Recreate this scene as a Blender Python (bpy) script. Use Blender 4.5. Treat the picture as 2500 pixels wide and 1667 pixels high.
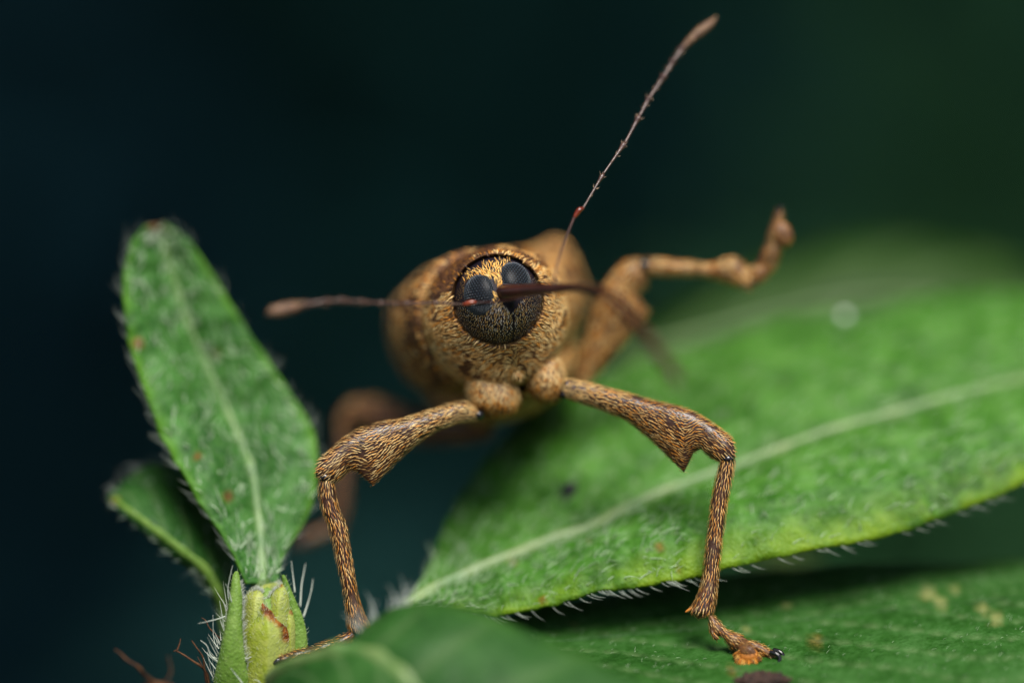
import bpy, math, random
import numpy as np
from mathutils import Vector, noise as mnoise

# ------------------------------------------------------------------ clear
for o in list(bpy.data.objects):
    bpy.data.objects.remove(o)
scene = bpy.context.scene
scene.unit_settings.system = 'METRIC'
scene.unit_settings.scale_length = 0.001          # one unit is one millimetre: this is a macro picture
COL = scene.collection
rng = np.random.default_rng(7)
random.seed(7)

# ------------------------------------------------------------------ camera
DIST = 40.0                                       # lens to the plane of focus, mm
PXMM = 200.0                                      # photograph pixels per mm in that plane
cam_d = bpy.data.cameras.new('camera')
cam = bpy.data.objects.new('camera', cam_d)
COL.objects.link(cam)
cam.location = (0, -DIST, 0)
cam.rotation_euler = (math.radians(90), 0, 0)
cam_d.sensor_width = 36.0
cam_d.lens = 36.0 * DIST / (2500.0 / PXMM)
cam_d.clip_start = 1.0
cam_d.clip_end = 20000.0
cam_d.dof.use_dof = True
cam_d.dof.focus_distance = DIST - 0.03
cam_d.dof.aperture_fstop = cam_d.lens * 1e-3 / 4.2    # entrance pupil 4.2 mm wide
scene.camera = cam

# ------------------------------------------------------------------ sky and sun
SUN_FROM = Vector((0.16, -0.58, 0.78)).normalized()
world = bpy.data.worlds.new('World')
scene.world = world
world.use_nodes = True
nt = world.node_tree
nt.nodes.clear()
wo = nt.nodes.new('ShaderNodeOutputWorld')
bg = nt.nodes.new('ShaderNodeBackground')
sk = nt.nodes.new('ShaderNodeTexSky')
sk.sky_type = 'NISHITA'
sk.sun_disc = False
sk.sun_elevation = math.asin(SUN_FROM.z)
sk.sun_rotation = math.atan2(SUN_FROM.x, SUN_FROM.y)
bg.inputs['Strength'].default_value = 0.09
nt.links.new(sk.outputs[0], bg.inputs['Color'])
nt.links.new(bg.outputs[0], wo.inputs['Surface'])

sun_d = bpy.data.lights.new('sun', 'SUN')
sun_d.energy = 5.0
sun_d.angle = math.radians(34)
sun_d.color = (1.0, 0.955, 0.89)
sun = bpy.data.objects.new('sun', sun_d)
COL.objects.link(sun)
sun.rotation_euler = (-SUN_FROM).to_track_quat('-Z', 'Y').to_euler()
sun.location = SUN_FROM * 200

vs = scene.view_settings
vs.view_transform = 'Standard'
vs.look = 'None'
vs.exposure = 0.42
vs.gamma = 1.0
vs.use_curve_mapping = False
scene.render.engine = 'CYCLES'
scene.cycles.use_denoising = True
scene.cycles.denoiser = 'OPENIMAGEDENOISE'
scene.cycles.use_adaptive_sampling = False
scene.cycles.max_bounces = 4
scene.cycles.transparent_max_bounces = 4
scene.cycles.sample_clamp_indirect = 4.0

# ------------------------------------------------------------------ helpers
def P(px, py, y):
    """world point seen at a photograph pixel, y millimetres behind the plane of focus"""
    k = (DIST + y) / DIST / PXMM
    return np.array([(px - 1250.0) * k, y, (833.5 - py) * k])

def PL(rows):
    return np.array([P(*r) for r in rows])

def nrm(v):
    v = np.asarray(v, float)
    n = np.linalg.norm(v, axis=-1, keepdims=True)
    return v / np.maximum(n, 1e-12)

def resample(pts, n, smooth=True):
    """n points along a polyline, by station parameter (Catmull-Rom when smooth)"""
    pts = np.asarray(pts, float)
    if pts.ndim == 1:
        pts = pts[:, None]
    m = len(pts)
    t = np.linspace(0, m - 1, n)
    i = np.clip(np.floor(t).astype(int), 0, m - 2)
    f = (t - i)[:, None]
    p1, p2 = pts[i], pts[i + 1]
    if not smooth:
        return p1 + (p2 - p1) * f
    p0 = pts[np.maximum(i - 1, 0)]
    p3 = pts[np.minimum(i + 2, m - 1)]
    return 0.5 * (2 * p1 + (p2 - p0) * f + (2 * p0 - 5 * p1 + 4 * p2 - p3) * f * f + (3 * p1 - p0 - 3 * p2 + p3) * f ** 3)

class MB:
    """collects vertices, faces and a colour per vertex for ONE mesh"""
    def __init__(self):
        self.v, self.f, self.c, self.n = [], [], [], 0
    def add(self, verts, faces, col=None):
        verts = np.asarray(verts, float)
        self.v.append(verts)
        self.f.extend([tuple(int(k) + self.n for k in f) for f in faces])
        if col is None:
            col = (1, 1, 1)
        col = np.asarray(col, float)
        self.c.append(np.tile(col, (len(verts), 1)) if col.ndim == 1 else col)
        self.n += len(verts)
        return self
    def build(self, name, mat, parent=None, smooth=True, kind=None, label=None, colours=False):
        me = bpy.data.meshes.new(name)
        v = np.concatenate(self.v)
        me.from_pydata(v.tolist(), [], self.f)
        if colours:
            a = me.attributes.new('tint', 'FLOAT_COLOR', 'POINT')
            c = np.concatenate(self.c)
            a.data.foreach_set('color', np.hstack([c, np.ones((len(c), 1))]).ravel())
        me.materials.append(mat)
        if smooth:
            me.polygons.foreach_set('use_smooth', [True] * len(me.polygons))
        me.update()
        o = bpy.data.objects.new(name, me)
        COL.objects.link(o)
        if parent is not None:
            o.parent = parent
            o.matrix_parent_inverse = parent.matrix_basis.inverted()
        if kind:
            o['kind'] = kind
        if label:
            o['label'] = label
        return o

def empty(name, loc=(0, 0, 0), parent=None):
    o = bpy.data.objects.new(name, None)
    COL.objects.link(o)
    o.location = tuple(float(x) for x in loc)
    o.empty_display_size = 0.2
    if parent is not None:
        o.parent = parent
        o.matrix_parent_inverse = parent.matrix_basis.inverted()
    return o

def tag(o, label, cat, group=None):
    o['label'] = label
    o['category'] = cat
    if group:
        o['group'] = group
    return o

def grid_faces(nu, nv, close_v=False):
    out = []
    for i in range(nu - 1):
        for j in range(nv if close_v else nv - 1):
            k = (j + 1) % nv
            out.append((i * nv + j, i * nv + k, (i + 1) * nv + k, (i + 1) * nv + j))
    return out

def tube(points, radii, nseg=12, sub=8, flat=1.0, smooth=True, wob=0.0):
    """closed round tube along points; returns verts, faces, directions, normals"""
    pts = resample(points, (len(points) - 1) * sub + 1, smooth)
    r = resample(radii, (len(radii) - 1) * sub + 1, smooth)[:, 0]
    r = np.maximum(r, 1e-4)
    d = nrm(np.gradient(pts, axis=0))
    ref = np.array([0.0, 1.0, 0.0])
    if abs(d[:, 1]).max() > 0.9:
        ref = np.array([0.3, 0.2, 1.0])
    a = nrm(np.cross(d, ref))
    b = np.cross(a, d)
    ph = np.linspace(0, 2 * math.pi, nseg, endpoint=False)
    N = a[:, None, :] * np.cos(ph)[None, :, None] + b[:, None, :] * np.sin(ph)[None, :, None]
    rr = r[:, None, None] * np.ones((1, nseg, 1))
    if wob:
        rr = rr * (1 + wob * rng.standard_normal((len(pts), nseg, 1)))
    off = a[:, None, :] * np.cos(ph)[None, :, None] + b[:, None, :] * (flat * np.sin(ph))[None, :, None]
    V = (pts[:, None, :] + off * rr).reshape(-1, 3)
    F = grid_faces(len(pts), nseg, True)
    n0 = len(V)
    V = np.vstack([V, pts[0] - d[0] * r[0] * 0.5, pts[-1] + d[-1] * r[-1] * 0.5])
    last = (len(pts) - 1) * nseg
    for j in range(nseg):
        k = (j + 1) % nseg
        F.append((n0, k, j))
        F.append((n0 + 1, last + j, last + k))
    D = np.vstack([np.repeat(d, nseg, 0), d[:1], d[-1:]])
    NN = np.vstack([N.reshape(-1, 3), -d[:1], d[-1:]])
    return V, F, D, NN

def loft_edges(U, L, B, taper=None, nseg=20, sub=6, smooth=True):
    """body between two edge lines U (back of the limb) and L (belly of the limb), B half thickness; egg-shaped sections"""
    n = (len(U) - 1) * sub + 1
    U, L = resample(U, n), resample(L, n, smooth)
    B = resample(B, n)[:, 0]
    T = np.zeros(n) if taper is None else np.clip(resample(taper, n)[:, 0], 0, 0.95)
    c, h = (U + L) / 2, (U - L) / 2
    d = nrm(np.gradient(c, axis=0))
    hn = nrm(h)
    s = nrm(np.cross(d, hn))
    ph = np.linspace(0, 2 * math.pi, nseg, endpoint=False)
    cs, sn = np.cos(ph), np.sin(ph)
    thick = B[:, None] * (1 - T[:, None] * (1 - cs[None, :]) / 2) * sn[None, :]
    V = c[:, None, :] + h[:, None, :] * cs[None, :, None] + s[:, None, :] * thick[:, :, None]
    N = nrm(hn[:, None, :] * (cs[None, :, None] / np.maximum(np.linalg.norm(h, axis=1), 1e-4)[:, None, None])
            + s[:, None, :] * (sn[None, :, None] / np.maximum(B, 1e-4)[:, None, None]))
    V = V.reshape(-1, 3)
    F = grid_faces(n, nseg, True)
    n0 = len(V)
    r0, r1 = np.linalg.norm(h[0]) * 0.5, np.linalg.norm(h[-1]) * 0.6
    V = np.vstack([V, c[0] - d[0] * r0, c[-1] + d[-1] * r1])
    last = (n - 1) * nseg
    for j in range(nseg):
        k = (j + 1) % nseg
        F.append((n0, k, j))
        F.append((n0 + 1, last + j, last + k))
    D = np.vstack([np.repeat(d, nseg, 0), d[:1], d[-1:]])
    NN = np.vstack([N.reshape(-1, 3), -d[:1], d[-1:]])
    return V, F, D, NN

def ellipsoid(c, axes, nu=16, nv=24):
    """axes: three vectors (rows)"""
    th = np.linspace(0, math.pi, nu)
    ph = np.linspace(0, 2 * math.pi, nv, endpoint=False)
    u = np.stack([np.outer(np.sin(th), np.cos(ph)), np.outer(np.sin(th), np.sin(ph)), np.outer(np.cos(th), np.ones(nv))], -1).reshape(-1, 3)
    A = np.asarray(axes, float)
    V = np.asarray(c) + u @ A
    N = nrm(u @ np.linalg.inv(A).T)
    return V, grid_faces(nu, nv, True), N

def scatter(V, F, N, D, spacing, keep=None, limit=60000):
    """evenly spaced random points on a surface with interpolated normal and direction"""
    tri = []
    for f in F:
        tri.append((f[0], f[1], f[2]))
        if len(f) == 4:
            tri.append((f[0], f[2], f[3]))
    tri = np.array(tri)
    a, b, c = V[tri[:, 0]], V[tri[:, 1]], V[tri[:, 2]]
    area = np.linalg.norm(np.cross(b - a, c - a), axis=1) / 2
    n = int(min(limit, 3.2 * area.sum() / spacing ** 2))
    ti = rng.choice(len(tri), n, p=area / area.sum())
    r1, r2 = np.sqrt(rng.random(n)), rng.random(n)
    w = np.stack([1 - r1, r1 * (1 - r2), r1 * r2], 1)
    def mix(X):
        return (X[tri[ti]] * w[:, :, None]).sum(1)
    p, nn, dd = mix(V), nrm(mix(N)), mix(D)
    dd = nrm(dd - nn * (dd * nn).sum(1, keepdims=True))
    if keep is not None:
        m = keep(p)
        p, nn, dd = p[m], nn[m], dd[m]
    cells, ok = {}, []
    key = np.floor(p / spacing).astype(int)
    s2 = spacing ** 2
    for i in range(len(p)):
        kx, ky, kz = key[i]
        good = True
        for dx in (-1, 0, 1):
            for dy in (-1, 0, 1):
                for dz in (-1, 0, 1):
                    for q in cells.get((kx + dx, ky + dy, kz + dz), ()):
                        e = p[i] - p[q]
                        if e[0] * e[0] + e[1] * e[1] + e[2] * e[2] < s2:
                            good = False
                            break
                    if not good: break
                if not good: break
            if not good: break
        if good:
            cells.setdefault((kx, ky, kz), []).append(i)
            ok.append(i)
    return p[ok], nn[ok], dd[ok]

def scales(mb, p, n, d, length, width, lift, cols, swing=0.18):
    """one small folded, pointed scale per point (six vertices, four triangles)"""
    m = len(p)
    ang = rng.normal(0, swing, m)[:, None]
    d = nrm(d * np.cos(ang) + np.cross(n, d) * np.sin(ang))
    s = np.cross(n, d)
    length = (np.ones(m) * length * rng.uniform(0.75, 1.25, m))[:, None]
    width = (np.ones(m) * width * rng.uniform(0.8, 1.2, m))[:, None]
    lift = (np.ones(m) * lift * rng.uniform(0.6, 1.5, m))[:, None]
    base = p + n * 0.001 - d * length * 0.5
    q1 = p - d * length * 0.12 + n * lift * 0.75
    q2 = p + d * length * 0.5 + n * lift * 1.0
    l1, r1 = q1 + s * width * 0.5 - n * width * 0.18, q1 - s * width * 0.5 - n * width * 0.18
    mid = q1 + n * width * 0.12
    V = np.stack([base, l1, mid, r1, q2], 1).reshape(-1, 3)
    F = []
    for i in range(m):
        o = 5 * i
        F += [(o, o + 2, o + 1), (o, o + 3, o + 2), (o + 1, o + 2, o + 4), (o + 2, o + 3, o + 4)]
    mb.add(V, F, np.repeat(cols, 5, 0))

def hairs(mb, p, d0, d1, length, r, seg=4, col=(1, 1, 1)):
    """curved tapering hairs: start direction d0 bending into d1"""
    m = len(p)
    t = np.linspace(0, 1, seg + 1)
    L = (np.ones(m) * length)[:, None]
    pts = [p]
    for k in range(seg):
        f = (k + 0.5) / seg
        pts.append(pts[-1] + nrm(d0 * (1 - f) + d1 * f) * L / seg)
    pts = np.stack(pts, 1)
    ax = nrm(pts[:, -1] - pts[:, 0])
    a = nrm(np.cross(ax, np.array([0.31, 0.87, 0.4])))
    b = np.cross(ax, a)
    rr = (np.ones(m) * r)[:, None] * np.array([1.0 - 0.85 * x ** 1.3 for x in t])[None, :]
    V = []
    for k in range(3):
        an = 2 * math.pi * k / 3
        V.append(pts + (a * math.cos(an) + b * math.sin(an))[:, None, :] * rr[:, :, None])
    V = np.stack(V, 2).reshape(-1, 3)
    F = []
    st = (seg + 1) * 3
    for i in range(m):
        for q in range(seg):
            for k in range(3):
                k2 = (k + 1) % 3
                o = i * st + q * 3
                F.append((o + k, o + k2, o + 3 + k2, o + 3 + k))
    col = np.asarray(col, float)
    mb.add(V, F, col if col.ndim == 1 else np.repeat(col, st, 0))

def fbm(p, s, seed=0.0):
    return np.array([mnoise.fractal(Vector((x * s + seed, y * s - seed, z * s + 2 * seed)), 1.0, 2.0, 3) for x, y, z in p])

# ------------------------------------------------------------------ materials
def new_mat(name):
    m = bpy.data.materials.new(name)
    m.use_nodes = True
    nt = m.node_tree
    return m, nt, nt.nodes['Principled BSDF']

def nd(nt, kind, **kw):
    n = nt.nodes.new(kind)
    for k, v in kw.items():
        if k in n.inputs:
            n.inputs[k].default_value = v
        else:
            setattr(n, k, v)
    return n

def ramp(nt, fac, stops):
    r = nt.nodes.new('ShaderNodeValToRGB')
    e = r.color_ramp.elements
    while len(e) < len(stops):
        e.new(0.5)
    for k, (p, c) in enumerate(stops):
        e[k].position = p
        e[k].color = (*c, 1)
    nt.links.new(fac, r.inputs[0])
    return r.outputs[0]

def bump(nt, bsdf, height, strength, dist):
    b = nd(nt, 'ShaderNodeBump', Strength=strength, Distance=dist)
    nt.links.new(height, b.inputs['Height'])
    nt.links.new(b.outputs[0], bsdf.inputs['Normal'])

def simple_mat(name, c0, c1, scale, rough=0.5, spec=0.5, bstr=0.3, bdist=0.01, bscale=None, sub=0.0, coat=0.0):
    m, nt, b = new_mat(name)
    tc = nd(nt, 'ShaderNodeTexCoord')
    n = nd(nt, 'ShaderNodeTexNoise', Scale=scale, Detail=5.0)
    nt.links.new(tc.outputs['Object'], n.inputs['Vector'])
    nt.links.new(ramp(nt, n.outputs[0], [(0.32, c0), (0.68, c1)]), b.inputs['Base Color'])
    b.inputs['Roughness'].default_value = rough
    b.inputs['Specular IOR Level'].default_value = spec
    b.inputs['Coat Weight'].default_value = coat
    b.inputs['Coat Roughness'].default_value = 0.15
    if sub:
        b.inputs['Subsurface Weight'].default_value = sub
        b.inputs['Subsurface Radius'].default_value = (0.12, 0.15, 0.05)
        b.inputs['Subsurface Scale'].default_value = 1.0
    n2 = nd(nt, 'ShaderNodeTexNoise', Scale=bscale or scale * 3, Detail=3.0)
    nt.links.new(tc.outputs['Object'], n2.inputs['Vector'])
    bump(nt, b, n2.outputs[0], bstr, bdist)
    return m

def tint_mat(name, rough=0.45, spec=0.4, trans=0.0, sheen=0.0):
    m, nt, b = new_mat(name)
    a = nd(nt, 'ShaderNodeAttribute', attribute_name='tint')
    nt.links.new(a.outputs['Color'], b.inputs['Base Color'])
    b.inputs['Roughness'].default_value = rough
    b.inputs['Specular IOR Level'].default_value = spec
    if trans:
        out = nt.nodes['Material Output']
        t = nd(nt, 'ShaderNodeBsdfTranslucent')
        nt.links.new(a.outputs['Color'], t.inputs['Color'])
        mx = nd(nt, 'ShaderNodeMixShader', Fac=trans)
        nt.links.new(b.outputs[0], mx.inputs[1])
        nt.links.new(t.outputs[0], mx.inputs[2])
        nt.links.new(mx.outputs[0], out.inputs['Surface'])
    return m

def leaf_mat(name, dark, mid, light, edge, cell=26.0, rough=0.5, trans=0.2, spec=0.18, bdist=0.013):
    """blade: green patches, paler veins and margin (attributes 'vein','margin','stain','mine'), fine cell relief"""
    m, nt, b = new_mat(name)
    L = nt.links.new
    tc = nd(nt, 'ShaderNodeTexCoord')
    n1 = nd(nt, 'ShaderNodeTexNoise', Scale=1.7, Detail=6.0, Roughness=0.6)
    L(tc.outputs['Object'], n1.inputs['Vector'])
    base = ramp(nt, n1.outputs[0], [(0.32, dark), (0.5, mid), (0.69, light)])
    n2 = nd(nt, 'ShaderNodeTexNoise', Scale=9.0, Detail=5.0, Roughness=0.65)
    L(tc.outputs['Object'], n2.inputs['Vector'])
    def over(base, fac, col):
        mx = nd(nt, 'ShaderNodeMix', data_type='RGBA')
        L(fac, mx.inputs[0])
        L(base, mx.inputs[6])
        mx.inputs[7].default_value = (*col, 1)
        return mx.outputs[2]
    def attr(nm):
        return nd(nt, 'ShaderNodeAttribute', attribute_name=nm).outputs['Fac']
    def math_(op, a, bb):
        q = nd(nt, 'ShaderNodeMath', operation=op, use_clamp=True)
        for i, x in enumerate((a, bb)):
            if isinstance(x, float):
                q.inputs[i].default_value = x
            else:
                L(x, q.inputs[i])
        return q.outputs[0]
    speck = ramp(nt, n2.outputs[0], [(0.48, (0, 0, 0)), (0.68, (0.8, 0.8, 0.8))])
    base = over(base, math_('MULTIPLY', speck, 0.85), light)
    pit = ramp(nt, n2.outputs[0], [(0.30, (0.85, 0.85, 0.85)), (0.46, (0, 0, 0))])
    base = over(base, math_('MULTIPLY', pit, 0.6), tuple(x * 0.62 for x in dark))
    vein = math_('MULTIPLY', attr('vein'), 0.38)
    base = over(base, vein, tuple(0.55 * x + 0.45 * y for x, y in zip(light, (0.32, 0.4, 0.2))))
    marg = math_('MULTIPLY', attr('margin'), ramp(nt, n1.outputs[0], [(0.38, (0.1, 0.1, 0.1)), (0.66, (0.95, 0.95, 0.95))]))
    base = over(base, marg, edge)
    mxs = nd(nt, 'ShaderNodeMix', data_type='RGBA')
    L(attr('stain'), mxs.inputs[0])
    L(base, mxs.inputs[6])
    L(ramp(nt, n2.outputs[0], [(0.36, (0.060, 0.016, 0.006)), (0.52, (0.19, 0.055, 0.012)), (0.66, (0.34, 0.13, 0.025))]), mxs.inputs[7])
    base = mxs.outputs[2]
    base = over(base, attr('mine'), (0.24, 0.25, 0.085))
    L(base, b.inputs['Base Color'])
    b.inputs['Roughness'].default_value = rough
    b.inputs['Specular IOR Level'].default_value = spec
    v = nd(nt, 'ShaderNodeTexVoronoi', Scale=cell, feature='SMOOTH_F1', Smoothness=0.6)
    L(tc.outputs['Object'], v.inputs['Vector'])
    n3 = nd(nt, 'ShaderNodeTexNoise', Scale=cell * 0.45, Detail=4.0)
    L(tc.outputs['Object'], n3.inputs['Vector'])
    h = nd(nt, 'ShaderNodeMath', operation='SUBTRACT')
    L(n3.outputs[0], h.inputs[0])
    L(v.outputs['Distance'], h.inputs[1])
    bump(nt, b, h.outputs[0], 0.8, bdist)
    out = nt.nodes['Material Output']
    t = nd(nt, 'ShaderNodeBsdfTranslucent')
    L(over(base, nd(nt, 'ShaderNodeValue').outputs[0], (0, 0, 0)), t.inputs['Color'])
    mx = nd(nt, 'ShaderNodeMixShader', Fac=trans)
    L(b.outputs[0], mx.inputs[1])
    L(t.outputs[0], mx.inputs[2])
    L(mx.outputs[0], out.inputs['Surface'])
    for q in nt.nodes:
        if q.type == 'VALUE':
            q.outputs[0].default_value = 0.0
    return m

M_CUT = simple_mat('dark_cuticle', (0.028, 0.012, 0.008), (0.060, 0.026, 0.014), 7, rough=0.34, spec=0.5, bstr=0.5, bdist=0.012, bscale=38)
M_CUTB = simple_mat('brown_cuticle', (0.085, 0.038, 0.014), (0.17, 0.08, 0.028), 6, rough=0.45, spec=0.4, bstr=0.5, bdist=0.012, bscale=30)
M_HEAD = simple_mat('head_cuticle', (0.007, 0.005, 0.009), (0.015, 0.010, 0.016), 12, rough=0.5, spec=0.22, bstr=0.7, bdist=0.010, bscale=55)
M_RED = simple_mat('red_brown_cuticle', (0.020, 0.006, 0.004), (0.050, 0.015, 0.009), 5, rough=0.28, spec=0.5, bstr=0.35, bdist=0.006, bscale=30)
M_ELBOW = simple_mat('amber_cuticle', (0.11, 0.014, 0.005), (0.20, 0.035, 0.009), 8, rough=0.2, spec=0.6, bstr=0.1, bdist=0.004)
M_FUN = simple_mat('funicle_cuticle', (0.035, 0.016, 0.012), (0.085, 0.042, 0.030), 9, rough=0.33, spec=0.6, bstr=0.5, bdist=0.008, bscale=45)
M_CLUB = simple_mat('club_cuticle', (0.075, 0.038, 0.026), (0.17, 0.095, 0.06), 9, rough=0.55, spec=0.4, bstr=0.5, bdist=0.01, bscale=45)
M_EYE = simple_mat('compound_eye', (0.035, 0.052, 0.068), (0.050, 0.070, 0.088), 3, rough=0.16, spec=1.0, bstr=0.0, bdist=0.001)
M_EYEB = simple_mat('eye_ground', (0.002, 0.002, 0.003), (0.003, 0.003, 0.004), 3, rough=0.4, spec=0.12, bstr=0.0, bdist=0.001)
M_CLAW = simple_mat('black_claw', (0.006, 0.005, 0.005), (0.012, 0.010, 0.010), 6, rough=0.15, spec=0.6, bstr=0.1, bdist=0.002)
M_PAD = simple_mat('orange_pad', (0.30, 0.095, 0.012), (0.44, 0.165, 0.022), 14, rough=0.6, spec=0.3, bstr=0.6, bdist=0.008, bscale=70)
M_SCALE = tint_mat('body_scales', rough=0.48, spec=0.25, trans=0.1)
M_HAIR = tint_mat('plant_hairs', rough=0.35, spec=0.45, trans=0.35)
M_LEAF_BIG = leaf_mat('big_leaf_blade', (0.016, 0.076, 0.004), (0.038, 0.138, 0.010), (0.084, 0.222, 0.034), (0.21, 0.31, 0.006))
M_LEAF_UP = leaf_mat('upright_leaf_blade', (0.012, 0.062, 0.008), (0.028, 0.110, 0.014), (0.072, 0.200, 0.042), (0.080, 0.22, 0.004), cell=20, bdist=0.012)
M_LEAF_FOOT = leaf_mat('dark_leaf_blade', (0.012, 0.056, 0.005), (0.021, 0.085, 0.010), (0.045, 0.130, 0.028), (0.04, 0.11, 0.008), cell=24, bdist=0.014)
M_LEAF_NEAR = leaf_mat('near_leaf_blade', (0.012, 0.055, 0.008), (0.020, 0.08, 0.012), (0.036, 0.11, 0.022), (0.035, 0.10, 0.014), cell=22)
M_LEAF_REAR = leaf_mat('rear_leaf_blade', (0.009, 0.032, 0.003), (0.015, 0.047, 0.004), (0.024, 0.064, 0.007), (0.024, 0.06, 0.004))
M_RIB = simple_mat('pale_midrib', (0.060, 0.145, 0.026), (0.16, 0.225, 0.072), 2.2, rough=0.45, bstr=0.4, bdist=0.015, bscale=14, sub=0.0)
M_RIB2 = simple_mat('green_midrib', (0.055, 0.14, 0.03), (0.15, 0.24, 0.08), 3.5, rough=0.5, bstr=0.4, bdist=0.015, bscale=14)
M_BUD = leaf_mat('bud_scale_skin', (0.20, 0.28, 0.022), (0.29, 0.35, 0.035), (0.43, 0.45, 0.13), (0.60, 0.60, 0.40), cell=34, trans=0.25, rough=0.45, bdist=0.008)
M_STIP = leaf_mat('stipule_skin', (0.085, 0.18, 0.022), (0.13, 0.24, 0.035), (0.20, 0.31, 0.07), (0.20, 0.30, 0.06), cell=30, trans=0.2, rough=0.42, bdist=0.010)
M_STEM = simple_mat('green_stem', (0.06, 0.12, 0.02), (0.11, 0.18, 0.04), 3, rough=0.5, bstr=0.4, bdist=0.03, bscale=12)
M_DRY = simple_mat('dry_brown', (0.03, 0.012, 0.006), (0.12, 0.052, 0.020), 8, rough=0.7, spec=0.25, bstr=0.8, bdist=0.02, bscale=26)
M_DIRT = simple_mat('dark_dirt', (0.010, 0.006, 0.005), (0.060, 0.030, 0.020), 16, rough=0.75, spec=0.3, bstr=1.0, bdist=0.03, bscale=30)
M_FRASS = simple_mat('black_pellet', (0.006, 0.006, 0.010), (0.016, 0.015, 0.02), 8, rough=0.6, spec=0.3, bstr=0.8, bdist=0.02)
M_GLINT = simple_mat('glint_white', (0.75, 0.78, 0.7), (0.85, 0.86, 0.8), 8, rough=0.3, spec=0.5)
M_SOIL = simple_mat('soil', (0.012, 0.011, 0.009), (0.03, 0.024, 0.018), 0.15, rough=0.9, spec=0.2, bstr=1.0, bdist=1.5, bscale=0.6)
M_SHRUB = tint_mat('shrub_leaves', rough=0.7, spec=0.12)
M_BARK = simple_mat('bark', (0.03, 0.02, 0.014), (0.07, 0.05, 0.03), 0.5, rough=0.85, spec=0.2, bstr=0.8, bdist=0.4)

# ------------------------------------------------------------------ the setting: soil rising to a bank behind
def build_ground():
    xs = np.concatenate([[-6000, -2500, -900], np.linspace(-420, 420, 36), [900, 2500, 6000]])
    ys = np.concatenate([[-6000, -2500, -900, -400], np.linspace(-150, 520, 36), [900, 2500, 6000]])
    V = []
    for y in ys:
        for x in xs:
            t = min(max((y - 250) / 150.0, 0), 1)
            z = -70 + 230 * t * t * (3 - 2 * t) + 6 * mnoise.noise(Vector((x * 0.012, y * 0.012, 0.3)))
            V.append((x, y, z))
    mb = MB().add(V, [f[::-1] for f in grid_faces(len(ys), len(xs))])
    o = mb.build('ground', M_SOIL)
    o['kind'] = 'structure'
build_ground()

def leaf_cloud(mb, n, centre, spread, size, cols, seed, shell=0.0):
    r = np.random.default_rng(seed)
    u = r.standard_normal((n, 3))
    u = nrm(u) * (r.random((n, 1)) ** (1 / 3.0) * (1 - shell) + shell)
    c = np.asarray(centre) + u * np.asarray(spread) * (1 + 0.18 * r.standard_normal((n, 1)))
    d = nrm(r.standard_normal((n, 3)) + np.array([0, 0, -0.4]))
    s = nrm(np.cross(d, r.standard_normal((n, 3))))
    nn = np.cross(d, s)
    L = size * r.uniform(0.6, 1.3, (n, 1))
    W = L * r.uniform(0.24, 0.34, (n, 1))
    V = np.stack([c - d * L / 2, c - d * L * 0.08 + s * W + nn * W * 0.3, c - d * L * 0.05, c - d * L * 0.08 - s * W + nn * W * 0.3, c + d * L / 2 - nn * W * 0.3], 1).reshape(-1, 3)
    F = []
    for i in range(n):
        o = 5 * i
        F += [(o, o + 2, o + 1), (o, o + 3, o + 2), (o + 1, o + 2, o + 4), (o + 2, o + 3, o + 4)]
    cc = np.asarray(cols)[r.integers(0, len(cols), n)] * r.uniform(0.7, 1.3, (n, 1))
    mb.add(V, F, np.repeat(cc, 5, 0))

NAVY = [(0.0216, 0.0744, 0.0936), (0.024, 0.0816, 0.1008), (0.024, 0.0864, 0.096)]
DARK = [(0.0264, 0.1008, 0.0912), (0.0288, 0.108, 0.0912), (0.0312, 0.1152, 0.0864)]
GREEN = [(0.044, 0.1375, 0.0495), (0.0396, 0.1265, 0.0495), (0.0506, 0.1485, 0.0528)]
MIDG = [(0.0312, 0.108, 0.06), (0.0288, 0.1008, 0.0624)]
def shrub(x, y, z, rx, ry, rz, n, size, cols, seed, label, group='blurred shrubs on the bank behind'):
    root = tag(empty('shrub', (x, y, z - rz)), label, 'shrub', group)
    mb = MB()
    leaf_cloud(mb, n, (x, y, z), (rx, ry, rz), size, cols, seed)
    mb.build('foliage', M_SHRUB, root, smooth=False, kind='stuff', colours=True)
    base = np.array([x, y + ry * 0.3, -76.0])
    st = MB()
    st.add(*tube(np.array([base, base + (3, 0, 30), (x, y, z - rz * 0.2), (x - 2, y, z + rz * 0.6)]), [3.0, 2.4, 1.6, 0.4], 8, 4)[:2])
    for k in range(5):
        a = k * 1.3 + seed
        q = np.array([x, y, z - rz * 0.3 + k * rz * 0.15])
        st.add(*tube(np.array([q, q + np.array([math.cos(a) * rx * .4, math.sin(a) * ry * .4, rz * .2]), q + np.array([math.cos(a) * rx * .8, math.sin(a) * ry * .8, rz * .35])]), [1.2, .8, .2], 6, 3)[:2])
    st.build('stem', M_BARK, root)
SH = 'dark out-of-focus shrub on the bank far behind the weevil'
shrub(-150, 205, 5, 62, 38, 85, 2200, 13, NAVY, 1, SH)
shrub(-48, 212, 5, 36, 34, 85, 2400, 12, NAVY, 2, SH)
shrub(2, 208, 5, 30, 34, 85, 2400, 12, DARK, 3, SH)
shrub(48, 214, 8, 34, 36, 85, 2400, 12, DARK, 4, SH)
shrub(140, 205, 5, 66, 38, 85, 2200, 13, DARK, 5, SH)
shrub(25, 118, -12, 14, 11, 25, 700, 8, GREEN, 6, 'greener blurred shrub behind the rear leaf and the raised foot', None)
shrub(-7, 122, -46, 15, 11, 30, 600, 8, DARK, 7, 'low green blurred bush behind the front legs', None)

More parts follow.
